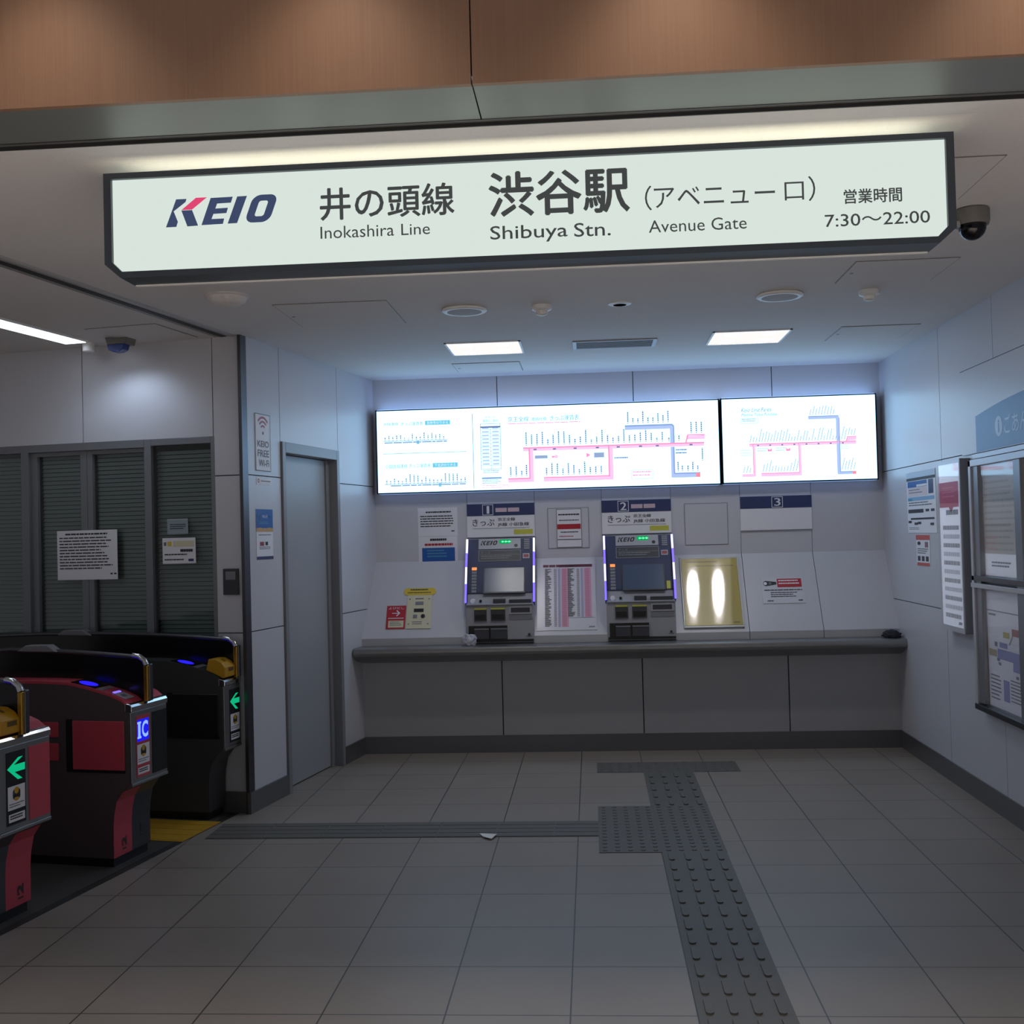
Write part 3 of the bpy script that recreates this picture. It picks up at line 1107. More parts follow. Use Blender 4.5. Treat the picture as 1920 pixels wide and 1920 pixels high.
    b.build('cover_plate', r)
    b = MB()
    b.box(-0.222, 0.052, -0.010, 0.0, Z(0.796), Z(0.892), BLACK)
    b.build('return_recess', r)
    for xa, xb in ((-0.180, -0.078), (-0.064, 0.050)):
        b = MB()
        b.prism([(-0.011, Z(0.800)), (-0.028, Z(0.802)), (-0.022, Z(0.868)), (-0.011, Z(0.872))], 'x', xa, xb, DGREY)
        b.box(xa, xb, -0.026, -0.010, Z(0.866), Z(0.874), GREY)
        b.build('return_tray', r)
    b = MB()
    b.box(-0.232, 0.236, -0.012, 0.0, 0.003, Z(0.794), BLACK)
    b.box(-0.232, 0.236, -0.014, -0.010, Z(0.774), Z(0.777), GREY)
    b.build('bottom_grille', r)
    b = MB()
    b.disc(0.205, Z(0.826), 0.009, INK, -0.0052)
    b.rect(0.185, 0.225, Z(0.812), Z(0.815), INK, -0.0052)
    b.build('emblem', r)


machine(-0.659, 'grey and navy ticket machine with violet light strips under sign 1', False)
machine(0.333, 'grey and navy ticket machine with violet light strips under sign 2', True)


# ------------------------------------------------------------------ papers and boards on the ticket wall
def sheet(name, label, cat, fr, w, h, draw, m=PAPER, t=0.002, group=None, bevel=0.0):
    b = MB()
    b.box(-w / 2, w / 2, -t, -0.0003, 0, h, m)
    b.M = Matrix.Translation((0, -t, 0))
    if draw: draw(b, w, h)
    o = place(b.build(name), fr)
    return tag(o, label, cat, group)


def d(b, w, h):
    b.lines(-w * 0.3, w * 0.34, h * 0.80, h * 0.87, 1, INK, fill=0.7, seed=70, ragged=0)
    b.lines(-w * 0.44, w * 0.44, h * 0.28, h * 0.72, 5, INK, fill=0.42, seed=71)
    b.rect(w * 0.34, w * 0.42, h * 0.15, h * 0.19, INK)
sheet('paper_notice', 'white typed notice on the wall above the blue panelled notice', 'notice', WB(-1.127, 1.533), 0.293, 0.210, d)


def d(b, w, h):
    b.lines(-w * 0.2, w * 0.22, h * 0.82, h * 0.92, 1, INK, fill=0.8, seed=72, ragged=0)
    b.lines(-w * 0.34, w * 0.38, h * 0.64, h * 0.74, 1, RED, fill=0.8, seed=73, ragged=0)
    b.rect(-w * 0.41, w * 0.43, h * 0.08, h * 0.58, BLUE)
    b.lines(-w * 0.28, w * 0.28, h * 0.18, h * 0.50, 3, TEAL, -0.0012, 0.4, 74)
sheet('paper_notice', 'white notice with a large blue rectangle, left of machine 1', 'notice', WB(-1.129, 1.332), 0.289, 0.199, d)

# access panels between the signs
for xa, xb, za, zb, lab in ((-0.316, -0.015, 1.419, 1.716, 'square grey wall access panel with a paper notice on it'),
                            (0.678, 0.989, 1.419, 1.722, 'plain square grey wall access panel between signs 2 and 3')):
    b = MB()
    w, h = xb - xa, zb - za
    b.box(-w / 2, w / 2, -0.003, -0.0003, 0, h, HATCH_EDGE)
    b.box(-w / 2 + 0.004, w / 2 - 0.004, -0.005, -0.002, 0.004, h - 0.004, PANEL)
    o = place(b.build('access_panel'), WB((xa + xb) / 2, za))
    tag(o, lab, 'access panel')


def d(b, w, h):
    b.frame(-w / 2, w / 2, 0, h, 0.004, INKG)
    b.lines(-w * 0.42, w * 0.42, h * 0.80, h * 0.87, 1, INK, fill=0.5, seed=75, ragged=0)
    b.lines(-w * 0.40, w * 0.40, h * 0.66, h * 0.72, 1, INKG, fill=0.5, seed=76, ragged=0)
    b.rect(-w * 0.47, w * 0.46, h * 0.475, h * 0.605, RED)
    b.lines(-w * 0.34, w * 0.36, h * 0.37, h * 0.41, 1, INK, fill=0.6, seed=77, ragged=0)
    b.rect(-w * 0.47, w * 0.47, h * 0.195, h * 0.215, INK)
    b.lines(-w * 0.40, w * 0.30, h * 0.26, h * 0.30, 1, RED, fill=0.5, seed=78)
sheet('paper_notice', 'small framed white notice with a red band between signs 1 and 2', 'notice', WB(-0.160, 1.426, YB - 0.0055), 0.184, 0.282, d)


# fare table between the machines
def d(b, w, h):
    x = -w / 2
    b.lines(x + 0.045, x + 0.40, h - 0.052, h - 0.030, 1, mat('maroon_print', '#6d3348', 0.5), fill=0.9, seed=80, ragged=0)
    b.rect(x + 0.16, x + 0.40, h - 0.052, h - 0.030, mat('maroon_print', '#6d3348', 0.5), -0.001)
    pk = mat('fare_pink', '#d79bb4', 0.5)
    lv = mat('fare_lavender', '#a9a5c4', 0.5)
    for ox, zb in ((0.058, 0.025), (0.222, 0.10)):
        ht = h - 0.06
        b.rect(x + ox + 0.118, x + ox + 0.168, zb, ht, pk)
        b.rect(x + ox + 0.094, x + ox + 0.112, zb, ht, lv)
        n = int((ht - zb) / 0.0095)
        rnd = random.Random(81 + int(ox * 100))
        for i in range(n):
            z = ht - (i + 1) * 0.0095
            b.rect(x + ox, x + ox + rnd.uniform(0.02, 0.05), z, z + 0.0055, INK, -0.0012)
            b.rect(x + ox + 0.065, x + ox + 0.085, z, z + 0.004, INKG, -0.0012)
            b.rect(x + ox + 0.125, x + ox + 0.155, z, z + 0.0035, mat('fare_pink_dark', '#b0708c', 0.5), -0.0012)
    b.rect(x + 0.215, x + 0.41, 0.095, 0.098, INKG)
    logo(b, x + 0.365, 0.018, 0.045, 0.012, INK, INK)
BOARD = mat('glossy_white_board', '#d3d2da', 0.22)
sheet('fare_table', 'white fare table board with pink columns between the two ticket machines', 'fare table', SL(-0.189, 0.036), 0.424, 0.556, d, BOARD, 0.004)

# yellow poster in a clear frame
r = root('yellow_fare_poster', 'large yellow fare poster in a shiny clear frame right of machine 2', 'poster', SL(0.838, 0.030))
YPOST = mat('yellow_poster', '#a8921f', 0.5)
ACRYL = mat('acrylic_edge', '#c9c8c0', 0.18)
b = MB()
w, h = 0.418, 0.562
b.box(-w / 2, w / 2, -0.012, -0.0005, 0, h, LGREY)
b.box(-w / 2, w / 2, -0.016, -0.012, 0, 0.014, ACRYL)
b.box(-w / 2, w / 2, -0.016, -0.012, h - 0.012, h, ACRYL)
b.box(-w / 2, -w / 2 + 0.010, -0.016, -0.012, 0.014, h - 0.012, ACRYL)
b.box(w / 2 - 0.010, w / 2, -0.016, -0.012, 0.014, h - 0.012, ACRYL)
b.build('frame', r, bevel=0.002)
b = MB()
b.box(-0.197, 0.197, -0.0135, -0.0122, 0.017, h - 0.015, YPOST)
YINK = mat('olive_ink', '#7c6c25', 0.6)
b.lines(-0.16, 0.06, h - 0.05, h - 0.035, 1, YINK, -0.0142, 0.7, 90, 0)
b.lines(-0.12, 0.17, h - 0.085, h - 0.07, 1, YINK, -0.0142, 0.5, 91, 0)
YCOL = mat('olive_column', '#a39334', 0.5)
for i in range(6):
    b.lines(-0.155 + i * 0.055, -0.115 + i * 0.055, 0.06, h - 0.11, 30, YCOL, -0.0142, 0.4, 92 + i)
logo(b, 0.135, 0.032, 0.045, 0.012, INK, INK, -0.0142)
b.build('poster_sheet', r)
CLEAR = mat('clear_cover', '#ffffff', 0.07)
_nt = CLEAR.node_tree
_nt.nodes.clear()
_o = _nt.nodes.new('ShaderNodeOutputMaterial')
_t = _nt.nodes.new('ShaderNodeBsdfTransparent')
_g = _nt.nodes.new('ShaderNodeBsdfGlossy')
_g.inputs['Roughness'].default_value = 0.05
_f = _nt.nodes.new('ShaderNodeFresnel')
_f.inputs[0].default_value = 1.75
_m = _nt.nodes.new('ShaderNodeMixShader')
_a = _nt.nodes.new('ShaderNodeAddShader')
_nt.links.new(_f.outputs[0], _m.inputs[0]); _nt.links.new(_g.outputs[0], _m.inputs[2])
_nt.links.new(_m.outputs[0], _a.inputs[0]); _nt.links.new(_t.outputs[0], _a.inputs[1])
_nt.links.new(_a.outputs[0], _o.inputs[0])
b = MB()
NS = 24
prev = None
for i in range(NS + 1):
    zz = 0.014 + (h - 0.026) * i / NS
    yy = -0.0158 - (zz - h / 2) ** 2 / (2 * 4.5)
    row = [b.v((-0.197, yy, zz)), b.v((0.197, yy, zz))]
    if prev:
        b.face([prev[0], prev[1], row[1], row[0]], CLEAR)
    prev = row
cc = b.build('clear_cover', r)
for p in cc.data.polygons:
    p.use_smooth = True


# security camera notice
def d(b, w, h):
    b.rect(-0.035, w * 0.46, h * 0.62, h * 0.95, RED)
    b.lines(-0.025, w * 0.42, h * 0.68, h * 0.90, 2, PAPER, -0.0012, 0.42, 95, 0.1)
    b.disc(-0.112, h * 0.775, 0.021, INK)
    b.disc(-0.118, h * 0.775, 0.012, PAPER, -0.0012)
    b.flat([(-0.10, h * 0.68), (-0.04, h * 0.73), (-0.04, h * 0.83), (-0.10, h * 0.87)], INK)
    b.disc(-0.085, h * 0.775, 0.011, INKG, -0.0012)
    b.lines(-w * 0.44, w * 0.46, h * 0.47, h * 0.53, 1, INK, fill=0.6, seed=96, ragged=0)
    b.lines(-w * 0.30, w * 0.36, h * 0.20, h * 0.43, 3, INK, fill=0.4, seed=97)
    logo(b, -w * 0.40, h * 0.07, 0.045, 0.012, INK, INK)
    b.lines(w * 0.34, w * 0.44, h * 0.07, h * 0.13, 1, INK, fill=0.8, seed=98, ragged=0)
sheet('security_notice', 'white notice with camera symbol and red heading below sign 3', 'notice', SL(1.340, 0.212), 0.294, 0.204, d, BOARD, 0.003)

# intercom on the inclined panel
r = root('intercom', 'cream intercom plate with a black button on the inclined panel, left of machine 1', 'intercom', SL(-1.249, 0.072))
b = MB()
b.box(-0.088, 0.090, -0.006, -0.0005, 0, 0.266, CREAM)
for sx in (-0.07, 0.07):
    for sz in (0.035, 0.235):
        b.disc(sx, sz, 0.006, GREY, -0.0066, 12)
b.rect(-0.03, 0.03, 0.232, 0.242, INKG, -0.0064)
b.lines(-0.045, 0.035, 0.025, 0.055, 2, INKG, -0.0064, 0.45, 99)
b.build('plate', r)
b = MB(); b.box(-0.028, 0.030, -0.010, -0.005, 0.188, 0.212, GREY); b.build('speaker_grille', r)
b = MB(); b.box(-0.036, 0.034, -0.009, -0.005, 0.130, 0.156, BLACK); b.build('display', r)
b = MB(); b.box(-0.040, -0.010, -0.010, -0.005, 0.083, 0.108, GREY); b.build('grey_button', r)
b = MB(); b.lathe([(0.015, 0.0), (0.015, -0.012), (0.0, -0.014)], BLACK, (0.032, 0.0, 0.096), 20, 'y'); b.build('call_button', r)

b = MB()
pill = []
for sx, a in ((1, -90), (-1, 90)):
    for i in range(9):
        t = math.radians(a + 180 * i / 8)
        pill.append((sx * 0.090 + 0.028 * math.cos(t), 0.028 + 0.028 * math.sin(t)))
b.prism(pill, 'y', -0.003, -0.0005, YELLOW)
b.M = Matrix.Translation((0, -0.003, 0))
b.lines(-0.07, 0.06, 0.031, 0.047, 1, INK, fill=0.55, seed=100, ragged=0)
b.lines(-0.09, 0.08, 0.010, 0.022, 1, INK, fill=0.5, seed=101, ragged=0)
tag(place(b.build('yellow_label'), SL(-1.250, 0.341)), 'rounded yellow label just above the cream intercom plate', 'label')


def d(b, w, h):
    b.text('よびだし', -w * 0.40, w * 0.40, h * 0.84, h * 0.94, PAPER)
    b.flat([(-0.030, 0.122), (0.018, 0.122), (0.018, 0.128), (-0.030, 0.128)], PAPER)
    b.flat([(0.030, 0.125), (0.006, 0.150), (0.000, 0.144), (0.019, 0.125), (0.000, 0.106), (0.006, 0.100)], PAPER, -0.001)
    b.lines(-w * 0.40, w * 0.40, 0.078, 0.088, 1, PAPER, fill=0.6, seed=102, ragged=0)
    b.rect(-w * 0.38, w * 0.42, 0.012, 0.066, CREAM)
    b.lines(-w * 0.30, w * 0.34, 0.02, 0.058, 3, INKG, -0.0012, 0.4, 103)
sheet('call_sign', 'small red sign with a white arrow beside the cream intercom', 'sign', SL(-1.413, 0.072), 0.138, 0.186, d, RED, 0.003)

# crumpled plastic bag and dark pouch lying on the counter
def crumple(name, loc, size, m, label, cat, seed, rot=0):
    bm = bmesh.new()
    bmesh.ops.create_icosphere(bm, subdivisions=4, radius=1.0)
    rnd = random.Random(seed)
    dirs = [Vector((rnd.gauss(0, 1), rnd.gauss(0, 1), rnd.gauss(0, 1))).normalized() for _ in range(26)]
    amp = [rnd.uniform(-0.30, 0.30) for _ in dirs]
    for v in bm.verts:
        n = v.co.normalized()
        s = 1.0
        for dd, a in zip(dirs, amp):
            k = n.dot(dd)
            s += a * max(0, abs(math.sin(k * 7 + a * 9)) - 0.45) * max(0, k)
        c = n * s
        v.co = Vector((c.x * size[0], c.y * size[1], (max(c.z, -0.55) + 0.55) / 1.55 * size[2]))
    me = bpy.data.meshes.new(name)
    bm.to_mesh(me); bm.free()
    me.materials.append(m)
    for p in me.polygons: p.use_smooth = True
    o = bpy.data.objects.new(name, me)
    COL.objects.link(o)
    o.location = loc
    o.rotation_euler = (0, 0, rot)
    return tag(o, label, cat)


PLASTIC = mat('white_plastic_film', '#c9c9d2', 0.28)
PLASTIC.node_tree.nodes['Principled BSDF'].inputs['Transmission Weight'].default_value = 0.25
crumple('plastic_bag', (-0.868, 7.80, 0.7643), (0.052, 0.045, 0.078), PLASTIC, 'crumpled translucent white plastic bag on the counter beside machine 1', 'bag', 5)
crumple('cloth_pouch', (2.022, 7.80, 0.7643), (0.066, 0.06, 0.05), mat('dark_cloth', '#22232e', 0.8), 'small dark crumpled pouch in the corner of the steel counter', 'pouch', 11)


# ------------------------------------------------------------------ right wall
def d(b, w, h):
    sky = mat('sky_print', '#86b3d6', 0.5)
    b.rect(-w / 2, w / 2, h * 0.90, h * 0.995, mat('pale_sky_print', '#b9cfe4', 0.5))
    b.rect(-w / 2, w / 2, h * 0.855, h * 0.90, INK)
    b.rect(-w * 0.46, w * 0.22, h * 0.745, h * 0.845, BLUE)
    b.rect(-w * 0.14, w * 0.22, h * 0.75, h * 0.785, PAPER, -0.001)
    b.rect(w * 0.27, w * 0.43, h * 0.62, h * 0.845, NAVY)
    b.rect(-w * 0.46, w * 0.22, h * 0.60, h * 0.74, mat('pale_rose_print', '#dccfd6', 0.5))
    b.lines(-w * 0.42, w * 0.1, h * 0.62, h * 0.71, 2, INKG, -0.0012, 0.3, 110)
    b.rect(-w * 0.46, w * 0.46, h * 0.525, h * 0.585, sky)
    b.rect(-w * 0.46, -w * 0.30, h * 0.525, h * 0.562, TEAL, -0.001)
    b.lines(-w * 0.44, w * 0.42, h * 0.42, h * 0.50, 2, INKG, fill=0.4, seed=111)
    b.rect(-w * 0.46, w * 0.08, h * 0.325, h * 0.385, DGREY)
    b.rect(-w * 0.38, w * 0.44, h * 0.215, h * 0.245, DGREY)
    for px, pz in ((-0.42, 0.16), (-0.2, 0.13), (-0.08, 0.14), (0.35, 0.12), (0.2, 0.34), (0.38, 0.34)):
        b.rect(w * (px - 0.05), w * (px + 0.07), h * pz, h * (pz + 0.04), DGREY)
    b.lines(-w * 0.44, w * -0.05, h * 0.04, h * 0.09, 2, INKG, fill=0.3, seed=112)
sheet('wall_poster', 'white and blue poster with dark diagrams on the wall beside the case', 'poster', WR(7.28, 1.473), 0.62, 0.395, d)


def d(b, w, h):
    org = mat('salmon_print', '#c9605c', 0.5)
    b.rect(-w / 2, w / 2, h * 0.84, h, org)
    b.rect(-w * 0.46, w * 0.46, 0, h * 0.10, org)
    b.disc(-w * 0.28, h * 0.73, w * 0.12, INK, rz=h * 0.06)
    b.rect(w * 0.15, w * 0.38, h * 0.60, h * 0.78, mat('rose_grey_print', '#8d6f7e', 0.5))
    b.lines(-w * 0.4, w * 0.4, h * 0.36, h * 0.56, 3, INKG, fill=0.4, seed=113)
    for k in (-0.3, 0.0, 0.3):
        b.rect(w * (k - 0.1), w * (k + 0.1), h * 0.15, h * 0.31, DGREY)
sheet('wall_sticker', 'small white sticker with salmon bands under the blue and white poster', 'sticker', WR(7.27, 1.265), 0.29, 0.194, d)

# slim display case
r = root('display_case', 'tall slim grey display case holding a long notice with a crimson heading', 'display case', WR(6.545, 0.915))
b = MB()
CASE = mat('case_aluminium', '#8e9096', 0.38, 0.5)
CASEL = mat('case_front_frame', '#c3c5cc', 0.35, 0.2)
b.box(-0.205, 0.205, -0.055, -0.0005, 0, 0.972, CASE)
b.build('housing', r, bevel=0.004)
b = MB()
b.box(-0.205, 0.205, -0.060, -0.055, 0, 0.03, CASEL)
b.box(-0.205, 0.205, -0.060, -0.055, 0.952, 0.972, CASEL)
b.box(-0.205, -0.178, -0.060, -0.055, 0.03, 0.952, CASEL)
b.box(0.190, 0.205, -0.060, -0.055, 0.03, 0.952, CASEL)
b.build('front_frame', r)
b = MB()
b.box(-0.178, 0.190, -0.0565, -0.0552, 0.03, 0.952, PAPER)
CRIM = mat('crimson_print', '#9c2448', 0.5)
b.rect(-0.172, 0.165, 0.705, 0.848, CRIM, -0.0570)
b.flat([(-0.01, 0.706), (0.07, 0.706), (0.03, 0.672)], CRIM, -0.0570)
b.lines(-0.12, 0.12, 0.745, 0.82, 3, mat('crimson_light', '#b65673', 0.5), -0.0572, 0.3, 120)
b.lines(-0.06, 0.15, 0.655, 0.69, 1, INKG, -0.0570, 0.8, 121, 0)
RULE = mat('pale_rule', '#b9b8c0', 0.5)
RULED = mat('grey_rule', '#94939b', 0.5)
zz = 0.60
for i in range(11):
    b.lines(-0.125, 0.175, zz - 0.026, zz, 1, RULE if i % 2 else RULED, -0.0570, 0.9, 130 + i, 0.12)
    zz -= 0.050
logo(b, 0.10, 0.045, 0.06, 0.016, INK, INK, -0.0570)
b.build('notice_sheet', r)
b = MB()
b.rect(-0.178, 0.190, 0.03, 0.952, CLEAR, -0.0592)
b.build('clear_cover', r)

# information board: header panel and framed case
r = root('header_board', 'flat wall panel with a blue arch and white lettering above the information board', 'sign', WR(6.43, 0.545))
Lb = 1.85
b = MB()
b.box(-0.022, Lb, -0.004, -0.0005, 1.3585, 1.830, JOINT)
b.box(0.0, Lb, -0.012, -0.003, 1.3585, 1.823, PANEL)
b.build('header_panel', r)
b = MB()
arch = [(0.235, 1.362), (Lb, 1.362)]
for i in range(17):
    y = 4.58 + (6.195 - 4.58) * i / 16
    arch.append((6.43 - y, 1.555 + 0.062 * (1 - ((y - 5.2) / 0.995) ** 2)))
b.flat(arch, mat('arch_blue', '#4f78ac', 0.4), -0.0126)
LILAC = mat('arch_lettering', '#b9cbe6', 0.4)
b.disc(0.575, 1.472, 0.052, LILAC, -0.0132, 28)
b.text('i', 0.567, 0.583, 1.440, 1.504, mat('arch_blue', '#4f78ac', 0.4), -0.0138, 0.03)
b.text('ごあんない', 0.655, 1.165, 1.424, 1.520, LILAC, -0.0132, 0.01)
b.build('blue_arch', r)
r = root('information_board', 'large framed poster board on the right wall below the blue arch', 'information board', WR(6.43, 0.545))
b = MB()
b.box(0.19, Lb, -0.022, -0.003, 1.328, 1.352, CASEL)
b.box(0.19, Lb, -0.0225, -0.02, 1.353, 1.357, JOINT)
b.build('header_bar', r)
b = MB()
b.box(0.19, Lb, -0.014, -0.0005, 0.0, 1.325, CASE)
b.box(0.20, 0.235, -0.050, -0.0005, 0.0, 1.32, CASEL)
b.box(0.235, 0.315, -0.040, -0.0005, 0.02, 1.30, CASE)
b.box(0.20, Lb, -0.050, -0.0005, 1.285, 1.32, CASEL)
b.box(0.20, Lb, -0.050, -0.0005, 0.672, 0.700, DSTEEL)
b.box(0.20, Lb, -0.056, -0.0005, 0.636, 0.660, CASEL)
b.box(0.20, Lb, -0.055, -0.0005, -0.018, 0.012, DSTEEL)
for xm in (0.83, 1.40):
    b.box(xm, xm + 0.085, -0.044, -0.0005, 0.012, 1.285, CASE)
b.build('case_frame', r, bevel=0.002)
for xa, xb in ((0.315, 0.83), (0.915, 1.40)):
    for za, zb in ((0.012, 0.636), (0.70, 1.285)):
        b = MB()
        b.rect(xa, xb, za, zb, CLEAR, -0.030)
        b.build('clear_door', r)
tabl = mat('timetable_grey', '#a39f9a', 0.5)
BOARD2 = mat('map_paper', '#c2c2ca', 0.5)


def d(b, w, h):
    b.rect(-w / 2, w / 2, h * 0.20, h * 0.96, tabl)
    for i in range(13):
        b.lines(-w * 0.46, w * 0.46, h * (0.225 + i * 0.055), h * (0.25 + i * 0.055), 1, mat('timetable_dark', '#8d8987', 0.5), -0.0012, 0.8, 141 + i)
    for i in range(3):
        b.rect(-w * 0.47, -w * 0.16, h * (0.235 + i * 0.05), h * (0.255 + i * 0.05), mat('timetable_rose', '#a3867e', 0.5), -0.0014)
    b.lines(-w * 0.3, w * 0.25, h * 0.07, h * 0.13, 2, INKG, fill=0.5, seed=160)
sheet('timetable_poster', 'white timetable poster with grey rows in the upper part of the information board', 'poster', WR(6.43 - 0.572, 0.545 + 0.705, XR - 0.0145), 0.50, 0.575, d)
sheet('timetable_poster', 'timetable poster at the photo edge in the upper part of the information board', 'poster', WR(6.43 - 1.155, 0.545 + 0.705, XR - 0.0145), 0.47, 0.575, d)


def d(b, w, h):
    lav = mat('map_lavender', '#7f82a6', 0.5)
    b.rect(-w * 0.5, w * 0.48, h * 0.83, h * 0.84, INKG)
    b.lines(-w * 0.45, -w * 0.25, h * 0.79, h * 0.81, 1, INKG, fill=0.8, seed=161, ragged=0)
    b.rect(-w * 0.05, w * 0.12, h * 0.62, h * 0.67, mat('map_mustard', '#a5965a', 0.5))
    b.rect(w * 0.19, w * 0.38, h * 0.65, h * 0.71, mat('map_brick', '#93605c', 0.5))
    b.flat([(w * 0.10, h * 0.57), (w * 0.13, h * 0.57), (w * 0.22, h * 0.65), (w * 0.19, h * 0.65)], GREY)
    b.rect(-w * 0.30, -w * 0.22, h * 0.53, h * 0.57, INKG)
    b.rect(-w * 0.16, w * 0.06, h * 0.53, h * 0.575, lav)
    b.rect(-w * 0.22, w * 0.5, h * 0.43, h * 0.515, lav)
    b.rect(-w * 0.46, -w * 0.24, h * 0.44, h * 0.50, mat('map_tan', '#9c917c', 0.5))
    b.rect(w * 0.2, w * 0.38, h * 0.355, h * 0.43, lav, -0.001)
    for px, pz in ((-0.24, 0.41), (-0.2, 0.375), (0.27, 0.30), (0.42, 0.31), (0.42, 0.27)):
        b.rect(w * px, w * (px + 0.07), h * pz, h * (pz + 0.025), INKG, -0.0012)
    b.rect(-w * 0.08, w * 0.08, h * 0.08, h * 0.26, lav)
    b.lines(-w * 0.44, -w * 0.14, h * 0.05, h * 0.28, 7, INKG, fill=0.35, seed=163)
    b.lines(w * 0.12, w * 0.46, h * 0.08, h * 0.28, 7, INKG, fill=0.35, seed=164)
sheet('area_map_poster', 'white station map poster with coloured blocks in the lower information board', 'poster', WR(6.43 - 0.572, 0.545 + 0.022, XR - 0.0145), 0.50, 0.60, d, BOARD2)

# ------------------------------------------------------------------ oblique wall: notices
def d(b, w, h):
    b.frame(-w / 2, w / 2, 0, h, 0.004, INKG)
    rp = mat('wifi_red', '#a5465c', 0.5)
    for r0, r1 in ((0.026, 0.036), (0.050, 0.061), (0.074, 0.086)):
        b.ring(0, h * 0.70, r0, r1, math.radians(42), math.radians(138), rp)
    b.disc(0, h * 0.665, 0.0095, DGREY)
    b.text('KEIO', -w * 0.38, w * 0.38, h * 0.42, h * 0.53, INKG, off=0.012)
    b.text('FREE', -w * 0.38, w * 0.38, h * 0.25, h * 0.37, INKG, off=0.012)
    b.text('Wi-Fi', -w * 0.32, w * 0.38, h * 0.08, h * 0.20, INKG, off=0.012)
sheet('wifi_sign', 'tall white sign with a red wireless symbol on the oblique wall', 'sign', WL(0.248, 1.938), 0.19, 0.335, d, t=0.004)


def d(b, w, h):
    b.ring(-w * 0.36, h * 0.55, 0.006, 0.012, 0, 2 * PI, RED)
    b.lines(-w * 0.2, w * 0.42, h * 0.42, h * 0.62, 1, INKG, fill=0.7, seed=170, ragged=0)
sheet('small_sticker', 'small white strip sticker with a red mark under the wireless sign', 'sticker', WL(0.253, 1.858), 0.19, 0.04, d)


def d(b, w, h):
    b.rect(-w / 2, w / 2, h * 0.62, h, BLUE)
    b.ring(-w * 0.33, h * 0.85, 0.010, 0.018, 0, 2 * PI, LGREY)
    b.text('Wi-Fi', -w * 0.14, w * 0.18, h * 0.82, h * 0.885, PAPER)
    b.rect(w * 0.22, w * 0.40, h * 0.84, h * 0.87, TEAL)
    b.lines(-w * 0.3, w * 0.3, h * 0.69, h * 0.75, 2, TEAL, -0.001, 0.4, 171)
    sand = mat('sand_print', '#c9a268', 0.5)
    b.flat([(-w / 2, h * 0.55), (w / 2, h * 0.55), (w / 2, h * 0.62), (w * 0.25, h * 0.635), (0, h * 0.61), (-w * 0.25, h * 0.635), (-w / 2, h * 0.62)], sand, -0.001)
    b.lines(-w * 0.38, w * 0.38, h * 0.475, h * 0.495, 1, INKG, fill=0.7, seed=172, ragged=0)
    b.rect(-w * 0.30, -w * 0.06, h * 0.27, h * 0.35, mat('brick_print', '#913b3c', 0.5))
    b.rect(w * 0.02, w * 0.18, h * 0.28, h * 0.35, INK)
    b.lines(-w * 0.34, w * 0.38, h * 0.19, h * 0.25, 2, INKG, fill=0.4, seed=173)
    b.rect(-w / 2, w / 2, 0, h * 0.06, NAVY)
sheet('wifi_poster', 'narrow blue and white poster with a sand band below the wireless sign', 'poster', WL(0.249, 1.422), 0.211, 0.293, d)

# grey switch box on the narrow panel by the office
r = root('switch_box', 'small dark grey switch box on the narrow wall panel right of the office', 'switch', WO(-0.099, 1.229))
b = MB(); b.box(-0.048, 0.048, -0.014, -0.0005, 0, 0.148, DGREY); b.build('box', r, bevel=0.003)
b = MB(); b.box(-0.030, 0.032, -0.017, -0.012, 0.085, 0.132, GREY); b.build('cover_flap', r, bevel=0.002)


# notices on the office glazing
def d(b, w, h):
    b.lines(-w * 0.36, w * 0.34, h * 0.90, h * 0.94, 1, INK, fill=0.8, seed=180, ragged=0)
    b.lines(-w * 0.46, w * 0.46, h * 0.18, h * 0.86, 11, INK, fill=0.38, seed=181)
    b.rect(w * 0.38, w * 0.42, h * 0.10, h * 0.13, INK)
    b.rect(w * 0.44, w * 0.48, h * 0.10, h * 0.13, INK)
sheet('paper_notice', 'large white typed notice taped across the office sliding doors', 'notice', WO(-1.046, 1.328, 0.05), 0.405, 0.292, d)


def d(b, w, h):
    b.rect(-w * 0.5, w * 0.5, h * 0.90, h, mat('pale_tape', '#a3adb0', 0.5))
    b.lines(-w * 0.36, w * 0.40, h * 0.25, h * 0.65, 3, INK, fill=0.4, seed=183)
sheet('paper_notice', 'small bluish notice on the fixed office window, above the white card', 'notice', WO(-0.446, 1.583, 0.05), 0.134, 0.088, d, mat('bluish_card', '#8d9ca4', 0.5))


def d(b, w, h):
    b.rect(-w * 0.46, -w * 0.38, h * 0.70, h * 0.84, INKG)
    b.rect(-w * 0.34, -w * 0.22, h * 0.68, h * 0.86, YELLOW)
    b.rect(-w * 0.18, w * 0.46, h * 0.66, h * 0.88, CREAM)
    b.lines(w * 0.04, w * 0.42, h * 0.44, h * 0.56, 1, INK, fill=0.9, seed=184, ragged=0)
    b.lines(-w * 0.44, w * 0.44, h * 0.30, h * 0.38, 1, INK, fill=0.6, seed=185)
    b.lines(-w * 0.44, w * 0.2, h * 0.10, h * 0.18, 1, INK, fill=0.6, seed=186)
    b.rect(w * 0.28, w * 0.44, h * 0.08, h * 0.18, NAVY)
sheet('paper_notice', 'white card with a yellow mark on the fixed office window', 'notice', WO(-0.440, 1.412, 0.05), 0.213, 0.148, d)


# ------------------------------------------------------------------ ceiling fittings
def ceil(x, y): return (Vector((x, y, ZC)), (0, 0, 0))


